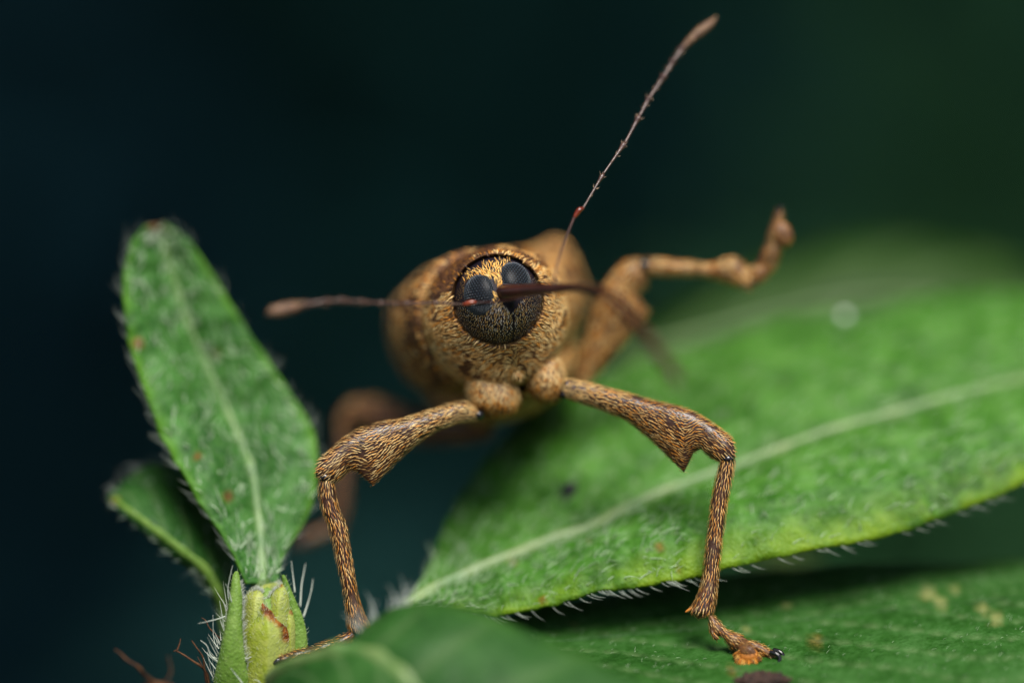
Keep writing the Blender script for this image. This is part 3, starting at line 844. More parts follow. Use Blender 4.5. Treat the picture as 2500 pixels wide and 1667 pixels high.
def body_loft(stations, nseg=64, sub=8, skew=0.0):
    """stations: y, px, py, half width, half height up, half height down, roundness (px)"""
    st = resample(np.array(stations, float), (len(stations) - 1) * sub + 1)
    ph = np.linspace(0, 2 * math.pi, nseg, endpoint=False)
    V, D = [], []
    for y, px, py, hw, hu, hd, ex in st:
        k = (DIST + y) / DIST / PXMM
        c = P(px, py, y)
        cs, sn = np.cos(ph), np.sin(ph)
        e = 2.0 / ex
        u = np.sign(cs) * np.abs(cs) ** e * hw * k
        v = np.sign(sn) * np.abs(sn) ** e * np.where(sn > 0, hu, hd) * k
        if skew:
            v = np.where(v > 0, v * (1 + skew / (1 + np.exp(u / (55 * k)))), v)
        V.append(c + u[:, None] * RU + v[:, None] * RV)
    V = np.array(V)
    du = np.gradient(V, axis=0)
    dv = np.roll(V, -1, 1) - np.roll(V, 1, 1)
    N = nrm(np.cross(dv, du))
    cen = V.mean(1, keepdims=True)
    N *= np.sign(((V - cen) * N).sum(-1).mean())
    D = nrm(du)
    return V.reshape(-1, 3), grid_faces(len(st), nseg, True), N.reshape(-1, 3), D.reshape(-1, 3)

# --- elytra
V, F, N, D = body_loft([(.80, 1202, 768, 120, 110, 120, 2.0), (.95, 1200, 768, 170, 142, 160, 2.05), (1.1, 1198, 768, 192, 140, 168, 2.1), (1.45, 1194, 768, 216, 130, 170, 2.3), (1.9, 1192, 768, 236, 122, 172, 2.4), (2.6, 1193, 772, 242, 122, 175, 2.4),
                        (3.6, 1192, 776, 240, 118, 168, 2.4), (4.6, 1195, 780, 205, 110, 145, 2.2), (5.5, 1198, 780, 145, 105, 105, 2.0), (6.1, 1200, 778, 60, 55, 50, 2.0), (6.25, 1200, 778, 8, 8, 8, 2.0)], skew=.36)
_c = P(1190, 770, 2.0)
_u, _v = (V - _c) @ RU, (V - _c) @ RV
for (hu_, hv_, hy_, am_) in ((1.24, .40, 2.0, .33),):       # the shoulder knobs
    w_ = np.exp(-((_u - hu_) / .34) ** 2 - ((_v - hv_) / .40) ** 2 - ((V[:, 1] - hy_) / .75) ** 2)
    V = V + (RU * .35 * np.sign(hu_) + RV * .8) * (am_ * w_)[:, None]
V[:, 1] += .28 * _u
relief = fbm(V, 2.2, 5.0)
V = V + N * (0.035 * relief)[:, None]
ely = MB().add(V, F).build('elytra', M_CUTB, weevil, label='tan and brown mottled wing cases')
p, n, d = scatter(V, F, N, D, 0.040, limit=52000)
t = fbm(p, 2.6, 3.0)
t2 = fbm(p, 5.5, 8.0)
col = palette(len(p), [TAN * 1.1, CREAM * 1.05, ORANGE * 1.1], [.55, .25, .2])
blot = fbm(p, 1.5, 12.0)
dors = (p - _c) @ RV
dk = (t2 > 0.30) | ((t + .25 * np.clip(dors - .15, 0, 1) > 0.30) & (rng.random(len(p)) < .65)) | ((blot > .22) & (rng.random(len(p)) < .65))
col[dk] = palette(int(dk.sum()), [BROWN, DKB, ORANGE], [.6, .3, .2])
mb = MB()
scales(mb, p, n, d, .075, .034, .012, col, .3)
mb.build('scale_coat', M_SCALE, ely, kind='stuff', colours=True)

# --- prothorax
HC = P(1215, 733, .32)
V, F, N, D = body_loft([(.62, 1215, 735, 60, 60, 60, 2.0), (.34, 1215, 733, 104, 104, 104, 2.0), (.14, 1215, 733, 113, 113, 112, 2.0), (.17, 1215, 735, 122, 121, 122, 2.0), (.26, 1213, 743, 140, 130, 140, 2.0), (.45, 1209, 756, 164, 146, 178, 2.0),
                        (.70, 1206, 764, 177, 156, 184, 2.05), (1.0, 1204, 768, 178, 158, 178, 2.1), (1.3, 1202, 770, 172, 150, 165, 2.1), (1.5, 1200, 770, 150, 135, 140, 2.0)], nseg=72, sub=8)
PV, PF, PN, PD = V + N * (0.018 * fbm(V, 3.2, 1.0))[:, None], F, N, D
pro = MB().add(PV, PF).build('prothorax', M_CUTB, weevil, label='tan hairy front body collar around the head')
def keep_pro(q):
    return ~((q[:, 1] > .16) & (np.hypot(q[:, 0] - HC[0], q[:, 2] - HC[2]) < .575))
p, n, d = scatter(PV, PF, PN, PD, 0.0262, keep_pro, limit=70000)
# hairs stream back from the collar and fan out from a point under the chin
star = P(1252, 895, .35)
away = p - star
rad = np.linalg.norm(away, axis=1, keepdims=True)
below = np.clip((HC[2] - .30 - p[:, 2:3]) / .5, 0, 1)
d = nrm(d * (1 - .8 * below) + nrm(away) * below)
sw = fbm(p, 2.2, 4.0)[:, None]
d = nrm(d + np.cross(n, d) * sw * 1.2)
d = nrm(d - n * (d * n).sum(1, keepdims=True))
up_ = ((p - HC) @ RV)
t2 = fbm(p, 4.2, 6.0) + .35 * fbm(p, 9.0, 2.0)
col = palette(len(p), [TAN, CREAM, ORANGE], [.55, .22, .23])
lo = up_ < -.25
col[lo] = palette(int(lo.sum()), [TAN * 1.08, CREAM * 1.08, ORANGE], [.42, .48, .10])
dk = t2 + np.clip(up_ - .1, 0, .6) * 1.35 + np.where(up_ < 0, -.17, 0) > 0.30
col[dk] = palette(int(dk.sum()), [BROWN, DKB, ORANGE * .7], [.5, .35, .15])
gap = rng.random(len(p)) < np.where(lo, .09, .08)
mb = MB()
scales(mb, p[~gap], n[~gap], d[~gap], .088, .0175, .016, col[~gap], .14)
# fringe that overhangs the head
a = rng.uniform(0, 2 * math.pi, 420)
fr = HC + np.stack([np.cos(a) * .567, np.full(420, -.15), np.sin(a) * .565], 1)
rd = np.stack([np.cos(a), np.zeros(420), np.sin(a)], 1)
m_ = (np.sin(a - .35) < .05) & (rng.random(420) < .8)
dd = nrm(-rd * .55 + np.array([0, -.9, 0]) + rng.normal(0, .15, (420, 3)))
scales(mb, (fr + rd * .01)[m_], nrm(rd * .5 + np.array([0, -.5, 0]) + rng.normal(0, .1, (420, 3)))[m_], dd[m_], .055, .0095, .012, palette(int(m_.sum()), [GOLD * .8, TAN, BROWN], [.5, .3, .2]), .15)
mb.build('scale_coat', M_SCALE, pro, kind='stuff', colours=True)

# --- fore coxae and the little peg between them
def coxa(c, axes, nm='coxa'):
    V, F, N = ellipsoid(c, axes, 20, 28)
    V = V + N * (.05 * fbm(V, 2.6, c[0]) + .012 * fbm(V, 7, 1))[:, None]
    o = MB().add(V, F).build(nm, M_CUTB, weevil)
    D = nrm(np.array([0, .1, -1.0]) + 0 * V + .4 * N)
    p, n, d = scatter(V, F, N, D, .023)
    lowz = (p[:, 2] - c[2])
    col = palette(len(p), [TAN, CREAM, ORANGE], [.35, .55, .10])
    lw = lowz < -.10
    col[lw] = palette(int(lw.sum()), [TAN, ORANGE, BROWN], [.35, .5, .15])
    mb = MB()
    scales(mb, p, n, d, .072, .0165, .016, col, .3)
    mb.build('scale_coat', M_SCALE, o, kind='stuff', colours=True)
coxa(P(1203, 963, .66), np.array([RU * .285 + RV * .03, FY * .28, RV * .32 - RU * .08]))
coxa(P(1334, 925, .66), np.array([RU * .245, FY * .26, RV * .29 + RU * .03]))
coxa(P(1260, 917, .48), np.array([RU * .06, FY * .10, RV * .075]), 'prosternal_peg')
# breast between and behind the legs
V, F, N, D = body_loft([(.72, 1268, 938, 40, 30, 22, 2.0), (.9, 1266, 936, 75, 60, 45, 2.0), (1.5, 1255, 930, 130, 90, 85, 2.0), (2.2, 1240, 920, 180, 110, 100, 2.0), (3.2, 1225, 900, 190, 110, 100, 2.0), (4.6, 1210, 870, 130, 90, 90, 2.0), (5.4, 1205, 850, 40, 40, 40, 2.0)], 40, 6)
br = MB().add(V, F).build('breast', M_CUTB, weevil)
p, n, d = scatter(V, F, N, D, .036)
mb = MB()
scales(mb, p, n, d, .08, .026, .016, palette(len(p), [TAN, CREAM, ORANGE, BROWN], [.4, .2, .25, .15]), .3)
mb.build('scale_coat', M_SCALE, br, kind='stuff', colours=True)

# --- head
HR = .548
Vh, Fh, Nh = ellipsoid(HC, np.array([RU * HR, RV * HR, -FY * HR * .98]), 48, 64)
head = MB().add(Vh, Fh).build('head', M_HEAD, weevil, label='round dark head dotted with pale bristles')
RB = P(1232, 714, -.2)          # foot of the snout
def on_head(px, py):
    """point of the head sphere seen at a pixel"""
    o = np.array([0, -DIST, 0.0]); q = nrm(P(px, py, 0) - o)
    oc = o - HC
    b = (q * oc).sum(); c = (oc * oc).sum() - HR ** 2
    return o + q * (-b - math.sqrt(max(b * b - c, 0)))
def eye(px, py, half_w, half_h, tilt):
    c0 = on_head(px, py)
    nn = nrm(c0 - HC)
    vv = nrm(RV * math.cos(tilt) + RU * math.sin(tilt))
    vv = nrm(vv - nn * (vv * nn).sum())
    uu = np.cross(vv, nn)
    c = c0 - nn * .072
    ax = np.array([uu * half_w, vv * half_h, nn * .125])
    V, F, N = ellipsoid(c, ax, 40, 60)
    e = MB().add(V, F).build('compound_eye', M_EYEB, head)
    # facet lenses: a hexagonal lattice of low domes
    pitch = .0255
    mb = MB()
    K = int(max(half_w, half_h) / pitch) + 3
    hx = np.array([(math.cos(k * math.pi / 3), math.sin(k * math.pi / 3)) for k in range(6)])
    inv = np.linalg.inv(ax)
    for i in range(-K * 2, K * 2 + 1):
        for j in range(-K * 2, K * 2 + 1):
            x = (i + .5 * (j % 2)) * pitch; y = j * pitch * .866
            rho = math.hypot(x / half_w, y / half_h)
            if rho > 0.93: continue
            # spread evenly over the curved face
            g = math.sin(rho * math.pi / 2) / max(rho, 1e-6)
            uvw = np.array([x / half_w * g, y / half_h * g, 0.0])
            uvw[2] = math.sqrt(max(0, 1 - uvw[0] ** 2 - uvw[1] ** 2))
            pc = c + uvw @ ax
            n_ = nrm(uvw @ inv.T)
            t1 = nrm(np.cross(n_, vv)); t2 = np.cross(n_, t1)
            rr = pitch * (.37 - .10 * rho ** 4)
            ring = pc - n_ * .003 + (t1 * hx[:, :1] + t2 * hx[:, 1:]) * rr
            ring2 = pc + n_ * .0050 + (t1 * hx[:, :1] + t2 * hx[:, 1:]) * rr * .66
            mb.add(np.vstack([ring, ring2, pc + n_ * .0085]), [(k, (k + 1) % 6, 6 + (k + 1) % 6, 6 + k) for k in range(6)] + [(6 + k, 6 + (k + 1) % 6, 12) for k in range(6)])
    mb.build('eye_facets', M_EYE, head, kind='stuff')
    return c, inv
E = [eye(1165, 719, .208, .250, math.radians(12)), eye(1263, 676, .205, .240, math.radians(38))]
def keep_head(q):
    m = q[:, 1] < HC[1] + .12
    for c, inv in E:
        m &= (((q - c) @ inv) ** 2).sum(1) > 1.0
    m &= np.linalg.norm(q - RB, axis=1) > .11
    # bare notch below the snout
    k = (DIST + q[:, 1]) / DIST / PXMM
    X, Y = q[:, 0] / k + 1250, 833.5 - q[:, 2] / k
    m &= ~((Y > 720) & (Y < 765) & (np.abs(X - 1247) < (768 - Y) * .75))
    m &= ~((np.abs(X - 1253) < 3) & (Y > 765))
    return m
Dh = nrm(RB - Vh)
p, n, d = scatter(Vh, Fh, Nh, Dh, .0208, keep_head)
k = (DIST + p[:, 1]) / DIST / PXMM
X, Y = p[:, 0] / k + 1250, 833.5 - p[:, 2] / k
rel = np.stack([X - 1215, 733 - Y], 1)
u_ = rel @ np.array([math.cos(ROLL), math.sin(ROLL)]); v_ = rel @ np.array([-math.sin(ROLL), math.cos(ROLL)])
rad = np.hypot(*rel.T)
frons = (v_ > 0) & (np.abs(u_ - 0) < 42) & (v_ < 88)
low = (v_ < 18) & (rad < 107)
rest = ~(frons | low) & (rad < 101) & (np.abs(u_) > 50)
mb = MB()
mk = low & ~frons
fade = np.clip((110 - rad[mk]) / 45, .25, 1)
colr = palette(int(mk.sum()), [TAN * .9, CREAM * .95, np.array((.60, .53, .46))], [.25, .35, .4]) * (.8 + .2 * fade[:, None]) * 1.5
scales(mb, p[mk], n[mk], nrm(d[mk] * .6 + np.array([0.1, -.25, .75])), .046 * (.45 + .55 * fade), .0130 * (.6 + .4 * fade), .018, colr, .12)
mk = rest
scales(mb, p[mk], n[mk], d[mk], .035, .010, .010, palette(int(mk.sum()), [TAN * .8, GOLD * .8, BROWN], [.5, .3, .2]), .5)
# frons: two dense streams of golden bristles parting round a bare line
p2, n2, d2 = scatter(Vh, Fh, Nh, Dh, .0175, keep_head)
k = (DIST + p2[:, 1]) / DIST / PXMM
X, Y = p2[:, 0] / k + 1250, 833.5 - p2[:, 2] / k
rel = np.stack([X - 1215, 733 - Y], 1)
u2 = rel @ np.array([math.cos(ROLL), math.sin(ROLL)]); v2 = rel @ np.array([-math.sin(ROLL), math.cos(ROLL)])
u2j, v2j = u2 + rng.normal(0, 4.5, len(u2)), v2 + rng.normal(0, 5, len(u2))
mk = (v2j > 4) & (np.abs(u2j - 3) < 24 + np.clip(v2j - 46, 0, 60) * 1.05) & (v2j < 90 - .0028 * u2 ** 2) & ~((np.abs(u2 - 6) < 4.5) & (v2 < 56)) & (rng.random(len(p2)) > .12)
dirf = -RV * 1.0 + RU * (np.clip(u2[:, None] / 60, -1, 1) * -.55) + RU * .35 * np.sin(v2[:, None] / 9 + u2[:, None] / 14)
scales(mb, p2[mk], n2[mk], nrm(dirf[mk]), .086, .0150, .030, palette(int(mk.sum()), [np.array((.80, .46, .11)), np.array((.70, .32, .05)), CREAM, GOLD * .5], [.5, .25, .1, .15]), .24)
mb.build('bristles', M_SCALE, head, kind='stuff', colours=True)

# --- snout
ros = PL([(1226, 720, .05), (1236, 714, -.22), (1290, 709, -.5), (1350, 705, -.85), (1405, 702, -1.15), (1455, 708, -1.55), (1505, 738, -1.95), (1560, 795, -2.35), (1612, 865, -2.7), (1655, 930, -2.95)])
V, F, D, N = tube(ros, [.14, .098, .075, .064, .058, .056, .057, .060, .066, .072], 16, 8)
_rg = 1 + .07 * np.cos(5 * np.arange(16) / 16 * 2 * math.pi)
_n = (len(V) - 2) // 16
_ctr = V[:-2].reshape(_n, 16, 3).mean(1, keepdims=True)
V[:-2] = (_ctr + (V[:-2].reshape(_n, 16, 3) - _ctr) * _rg[None, :, None]).reshape(-1, 3)
snout = MB().add(V, F).build('snout', M_RED, weevil, label='long thin curved dark red-brown snout')
V, F, D, N = tube(PL([(1243, 724, -.18), (1246, 742, -.17), (1248, 758, -.13)]), [.06, .05, .02], 12, 6)
MB().add(V, F).build('snout_keel', M_HEAD, snout)

# --- antennae
def antenna(scape, elbow, nodes, club, radii, label):
    an = empty('antenna', P(*scape[0]), weevil)
    an['label'] = label
    V, F, D, N = tube(PL(scape), np.array([.012, .011, .012, .017])[:len(scape)] if len(scape) == 4 else np.linspace(.012, .016, len(scape)), 10, 8)
    MB().add(V, F).build('scape', M_RED, an)
    V, F, D, N = tube(PL(elbow), [.016, .030, .032, .018], 12, 6)
    MB().add(V, F).build('pedicel', M_ELBOW, an)
    hr = MB()
    for i in range(len(nodes) - 1):
        a, b = P(*nodes[i]), P(*nodes[i + 1])
        r = radii[i]
        q = np.array([a, a + (b - a) * .3, a + (b - a) * .75, a + (b - a) * .92, b])
        V, F, D, N = tube(q, [r * .62, r * .60, r * .9, r * 1.45, r * .8], 10, 4)
        MB().add(V, F).build('funicle_segment', M_FUN, an)
        ax = nrm(b - a)
        m = 14
        w = rng.standard_normal((m, 3)); w = nrm(w - ax * (w @ ax)[:, None])
        f = rng.choice([.35, .6, .9, .92, .94], m)[:, None]
        hairs(hr, a + (b - a) * f + w * r * .9, nrm(w + ax * .8), nrm(w * .6 + ax), .05 * rng.uniform(.6, 1.2, m), .0032, 2, (0.42, 0.3, 0.2))
    V, F, D, N = tube(PL([c[:3] for c in club]), [c[3] for c in club], 14, 8)
    MB().add(V, F).build('club', M_CLUB, an)
    p, n, d = scatter(V, F, N, D, .03)
    scales(hr, p, n, d, .05, .008, .012, palette(len(p), [CREAM * .7, TAN * .7, BROWN], [.4, .4, .2]), .3)
    hr.build('antenna_bristles', M_SCALE, an, kind='stuff', colours=True)
antenna([(1352, 702, -.92), (1362, 640, -.72), (1382, 580, -.5), (1402, 530, -.3)], [(1401, 533, -.3), (1408, 522, -.28), (1415, 512, -.27), (1424, 509, -.25)],
        [(1422, 511, -.25), (1473, 425, -.05), (1526, 349, .15), (1561, 284, .3), (1586, 238, .42), (1623, 184, .55), (1645, 148, .65), (1668, 116, .75)],
        [(1666, 118, .75, .022), (1682, 102, .8, .048), (1688, 96, .8, .050), (1691, 93, .82, .042), (1704, 82, .85, .062), (1710, 77, .87, .060), (1713, 75, .88, .050), (1724, 66, .92, .055), (1737, 55, .95, .036), (1748, 43, 1.0, .010)],
        [.021, .025, .028, .030, .034, .036, .038], 'antenna pointing up past the raised leg')
antenna([(1352, 708, -.95), (1290, 722, -.72), (1220, 736, -.5), (1162, 739, -.42)], [(1164, 739, -.42), (1153, 738, -.42), (1142, 741, -.42), (1130, 744, -.42)],
        [(1132, 743, -.42), (1059, 739, -.55), (988, 741, -.7), (925, 740, -.85), (879, 736, -.95), (831, 734, -1.05), (791, 736, -1.12), (740, 744, -1.2)],
        [(742, 743, -1.2, .026), (722, 749, -1.22, .060), (708, 752, -1.24, .074), (703, 753, -1.25, .066), (690, 756, -1.27, .076), (680, 758, -1.28, .070), (664, 761, -1.3, .055), (652, 763, -1.32, .012)],
        [.017, .020, .025, .029, .032, .034, .037], 'antenna stretched sideways across the dark background')

# --- legs
def limb(name, U, L, Bt, parent, taper=None, spacing=.026, length=.07, width=.0112, sparse=0.0, cols=None, w=None, coat=None, mat=None, lift=.021, bare=None, nseg=22, swing=.07, pale_root=False):
    V, F, D, N = loft_edges(PL(U), PL(L), Bt, taper, nseg, 7, taper is None)
    o = MB().add(V, F).build(name, mat or M_CUT, parent)
    p, n, d = scatter(V, F, N, D, spacing)
    if bare is not None:
        m = bare(p); p, n, d = p[m], n[m], d[m]
    if sparse:
        m = rng.random(len(p)) > sparse; p, n, d = p[m], n[m], d[m]
    worn = fbm(p, 5.0, 21.0) < .56
    p, n, d = p[worn], n[worn], d[worn]
    col = palette(len(p), cols or [TAN, CREAM, ORANGE], w or [.5, .38, .12])
    dkp = fbm(p, 6.0, 7.0) > .34
    col[dkp] *= .45
    wd = np.ones(len(p)) * width
    if pale_root:
        r = np.linalg.norm(p - (P(*U[0]) + P(*L[0])) / 2, axis=1)
        root = np.clip(1.25 - r / .75, 0, 1)
        wd = wd * (1 + .9 * root)
        col = col * (1 - .5 * root[:, None]) + CREAM * .5 * root[:, None]
    scales(coat, p, n, d, length, wd, lift, col, swing)
    return o
def knob(name, c, axes, mat, parent):
    V, F, N = ellipsoid(c, axes, 12, 18)
    return MB().add(V, F).build(name, mat, parent)
def leg(label):
    o = empty('leg', (0, 0, 0), weevil)
    o['label'] = label
    return o
def zip3(pts, ys):
    return [(x, z, y) for (x, z), y in zip(pts, ys)]
TAR = [TAN * .85, ORANGE * .75, CREAM * .8, BROWN * 1.6]

# left front leg (left in the picture)
lg = leg('front leg planted beside the bud')
lg.location = tuple(P(1160, 1005, .8))
coat = MB()
ys = [.50, .42, .32, .22, .15, .10, .07, .04, .02, 0, 0, 0]
kneeL = P(774, 1150, -.12)
limb('femur', zip3([(1160, 998), (1128, 981), (1061, 999), (981, 1023), (940, 1029), (908, 1037), (874, 1050), (846, 1067), (820, 1087), (795, 1108), (779, 1124), (771, 1146)], ys),
     zip3([(1160, 1026), (1115, 1031), (1061, 1052), (1008, 1090), (968, 1127), (928, 1170), (908, 1183), (872, 1150), (852, 1147), (826, 1174), (808, 1180), (790, 1174)], ys),
     [.08, .10, .12, .16, .18, .19, .185, .16, .14, .13, .11, .07], lg, [0, 0, .1, .3, .55, .75, .8, .55, .3, .1, 0, 0], coat=coat, pale_root=True, spacing=.0285, length=.085, bare=lambda q: (np.linalg.norm(q - kneeL, axis=1) > .045))
knob('trochanter', P(1168, 1012, .50), np.diag([.08, .1, .07]), M_CLAW, lg)
knob('knee', P(794, 1165, -.02), np.diag([.085, .10, .075]), M_CLAW, lg)
ys = [0, 0, .01, .03, .05, .06, .08, .1, .12]
limb('tibia', zip3([(784, 1165), (778, 1185), (784, 1235), (803, 1288), (820, 1355), (831, 1405), (841, 1454), (847, 1500), (850, 1532)], ys),
     zip3([(806, 1170), (815, 1185), (824, 1235), (845, 1288), (856, 1355), (864, 1405), (873, 1454), (888, 1500), (907, 1532)], ys),
     [.08, .09, .095, .1, .095, .09, .09, .1, .11], lg, coat=coat, spacing=.0255, length=.078, cols=[TAN * .9, CREAM * .8, ORANGE * .8, BROWN * 1.5], w=[.5, .2, .2, .15], width=.0115)
knob('tibial_spur', P(906, 1538, .05), np.array([[.02, 0, 0], [0, .03, 0], [.025, 0, -.05]]), M_PAD, lg)
for U, L in (([(856, 1540, .1), (842, 1546, .08), (822, 1556, .05), (812, 1566, .05)], [(868, 1556, .1), (856, 1572, .08), (838, 1580, .05), (820, 1578, .05)]),
             ([(815, 1562, .05), (800, 1564, .04), (778, 1571, .02), (768, 1578, .0)], [(818, 1578, .05), (804, 1588, .04), (784, 1595, .02), (770, 1592, .0)]),
             ([(772, 1577, .0), (750, 1580, -.05), (722, 1586, -.1), (706, 1592, -.12)], [(772, 1592, .0), (752, 1602, -.05), (726, 1610, -.1), (708, 1610, -.12)]),
             ([(712, 1592, -.12), (698, 1595, -.15), (684, 1600, -.18), (676, 1604, -.2)], [(712, 1610, -.12), (700, 1614, -.15), (686, 1618, -.18), (678, 1616, -.2)])):
    limb('tarsus_segment', U, L, [.05, .08, .085, .05], lg, coat=coat, spacing=.030, length=.055, cols=TAR, w=[.35, .25, .1, .3], width=.012)
knob('claw', P(675, 1614, -.22), np.array([[.045, 0, 0], [0, .035, 0], [-.03, 0, -.045]]), M_CLAW, lg)
coat.build('scale_coat', M_SCALE, lg, kind='stuff', colours=True)

# right front leg
lg = leg('front leg planted on the dark leaf with orange foot pad')
lg.location = tuple(P(1384, 948, .8))
coat = MB()
ys = [.48, .44, .38, .32, .26, .20, .16, .13, .10, .08, .06, .05]
kneeR = P(1795, 1092, -.05)
limb('femur', zip3([(1383, 925), (1430, 934), (1491, 950), (1546, 964), (1601, 980), (1645, 989), (1681, 1000), (1715, 1018), (1742, 1036), (1768, 1054), (1787, 1071), (1795, 1100)], ys),
     zip3([(1383, 970), (1420, 983), (1465, 998), (1531, 1026), (1591, 1076), (1640, 1124), (1670, 1153), (1694, 1104), (1711, 1096), (1737, 1118), (1755, 1127), (1776, 1129)], ys),
     [.09, .10, .12, .15, .18, .19, .19, .16, .14, .13, .11, .07], lg, [0, 0, .1, .3, .55, .75, .8, .55, .3, .1, 0, 0], coat=coat, pale_root=True, spacing=.0265, length=.08, cols=[TAN * .9, ORANGE, CREAM * .8], w=[.55, .3, .15], bare=lambda q: (np.linalg.norm(q - kneeR, axis=1) > .06))
knob('trochanter', P(1378, 962, .50), np.diag([.07, .1, .07]), M_CLAW, lg)
knob('knee', P(1776, 1120, .04), np.diag([.085, .10, .07]), M_CLAW, lg)
ys = [.05, .05, .06, .06, .05, .04, .02, 0]
limb('tibia', zip3([(1766, 1120), (1757, 1136), (1738, 1221), (1728, 1307), (1722, 1357), (1717, 1407), (1705, 1450), (1683, 1490)], ys),
     zip3([(1786, 1120), (1792, 1136), (1776, 1221), (1764, 1307), (1758, 1357), (1752, 1407), (1748, 1450), (1741, 1496)], ys),
     [.08, .09, .095, .09, .088, .088, .1, .11], lg, coat=coat, spacing=.0245, length=.078, cols=[TAN * .85, CREAM * .7, ORANGE * .75, BROWN * 1.5], w=[.5, .15, .25, .15], width=.0115)
knob('tibial_spur', P(1682, 1488, -.02), np.array([[.03, 0, 0], [0, .025, 0], [-.04, 0, -.035]]), M_PAD, lg)
for U, L, w in (([(1738, 1500, 0), (1752, 1512, -.02), (1768, 1530, -.04), (1776, 1546, -.05)], [(1730, 1508, 0), (1732, 1530, -.02), (1740, 1548, -.04), (1756, 1552, -.05)], [.05, .07, .07, .04]),
                ([(1740, 1535, -.03), (1746, 1542, -.05), (1752, 1552, -.07), (1754, 1558, -.08)], [(1733, 1538, -.03), (1736, 1548, -.05), (1742, 1559, -.07), (1750, 1562, -.08)], [.04, .045, .04, .02]),
                ([(1770, 1534, -.05), (1788, 1543, -.06), (1808, 1548, -.08), (1820, 1560, -.09)], [(1760, 1546, -.05), (1772, 1565, -.06), (1786, 1584, -.08), (1800, 1584, -.09)], [.05, .08, .085, .04]),
                ([(1818, 1560, -.07), (1836, 1564, -.1), (1862, 1574, -.12), (1886, 1590, -.13), (1898, 1606, -.14)], [(1816, 1574, -.07), (1830, 1584, -.1), (1852, 1594, -.12), (1874, 1604, -.13), (1890, 1614, -.14)], [.03, .05, .055, .05, .03])):
    limb('tarsus_segment', U, L, w, lg, coat=coat, spacing=.026, length=.06, cols=TAR, w=[.4, .25, .15, .2], mat=M_CUTB, width=.012)
# bilobed adhesive pad: brown lobe above, orange brush fanning out below
V, F, D, N = loft_edges(PL([(1812, 1563, -.10), (1826, 1568, -.16), (1838, 1578, -.21), (1846, 1590, -.24)]), PL([(1800, 1574, -.10), (1803, 1588, -.16), (1810, 1598, -.21), (1824, 1601, -.24)]), [.035, .05, .05, .02], None, 18, 6)
MB().add(V, F).build('tarsus_lobe', M_CUTB, lg)
p, n, d = scatter(V, F, N, D, .018)
scales(coat, p, n, d, .055, .010, .016, palette(len(p), [ORANGE * .45, BROWN * 1.3, TAN * .45], [.35, .45, .2]), .25)
V, F, D, N = loft_edges(PL([(1838, 1578, -.17), (1848, 1588, -.20), (1851, 1598, -.22), (1846, 1608, -.22)]), PL([(1802, 1588, -.17), (1803, 1602, -.20), (1813, 1612, -.22), (1830, 1615, -.22)]), [.04, .05, .05, .02], None, 18, 6)
MB().add(V, F).build('foot_pad', M_PAD, lg)
V2, F2, D2, N2 = loft_edges(PL([(1846, 1588, -.08), (1860, 1586, -.10), (1871, 1592, -.12)]), PL([(1844, 1596, -.08), (1856, 1601, -.10), (1868, 1600, -.12)]), [.03, .035, .015], None, 14, 6)
MB().add(V2, F2).build('foot_pad', M_PAD, lg)
arc = resample(PL([(1803, 1588, -.20), (1803, 1602, -.24), (1812, 1611, -.26), (1829, 1613, -.26), (1845, 1606, -.25), (1850, 1594, -.23)]), 240)
cen = P(1824, 1584, -.2)
i = rng.integers(0, 240, 260)
out = nrm(arc[i] - cen + np.array([0, 0, -.04]))
hairs(coat, arc[i] + rng.normal(0, .012, (260, 3)), nrm(out + np.array([0, -.25, 0])), nrm(out + np.array([0, .15, -.5]) + rng.normal(0, .12, (260, 3))), .075 * rng.uniform(.6, 1.2, 260), .0065, 3, palette(260, [np.array((.60, .22, .025)), GOLD * .9, BROWN * 1.4], [.55, .25, .2]))
for dy, (dx, dz) in ((-.20, (0, 0)), (-.06, (8, -5))):
    V, F, D, N = tube(PL([(1880 + dx, 1590 + dz, dy), (1896 + dx, 1596 + dz, dy - .03), (1904 + dx, 1607 + dz, dy - .05), (1898 + dx, 1619 + dz, dy - .07), (1884 + dx, 1626 + dz, dy - .08)]), [.026, .030, .025, .015, .003], 12, 6)
    MB().add(V, F).build('claw', M_CLAW, lg)
coat.build('scale_coat', M_SCALE, lg, kind='stuff', colours=True)

# raised middle leg
lg = leg('middle leg raised beside the body')
lg.location = tuple(P(1420, 925, 1.5))
coat = MB()
ys = [1.6, 1.55, 1.5, 1.45, 1.45, 1.45, 1.45, 1.45]
limb('femur', zip3([(1398, 925), (1424, 850), (1447, 771), (1464, 720), (1480, 690), (1502, 660), (1524, 640), (1552, 634)], ys),
     zip3([(1440, 935), (1484, 885), (1540, 822), (1572, 785), (1584, 764), (1556, 722), (1578, 700), (1584, 656)], ys),
     [.10, .13, .17, .19, .19, .17, .15, .09], lg, [0, .1, .3, .6, .75, .4, .1, 0], coat=coat, spacing=.032, length=.085, width=.026, cols=[TAN * 1.05, ORANGE, CREAM, BROWN * 1.8], w=[.5, .2, .2, .1], mat=M_CUTB)
ys = [1.45, 1.42, 1.38, 1.34, 1.3, 1.28]
limb('tibia', zip3([(1564, 636), (1596, 632), (1660, 637), (1730, 646), (1790, 628), (1828, 656)], ys), zip3([(1568, 664), (1594, 672), (1660, 673), (1720, 674), (1800, 698), (1832, 712)], ys),
     [.08, .10, .095, .09, .13, .08], lg, coat=coat, spacing=.030, length=.08, width=.024, cols=[TAN, ORANGE, BROWN * 1.8, CREAM], w=[.45, .15, .1, .3], mat=M_CUTB)
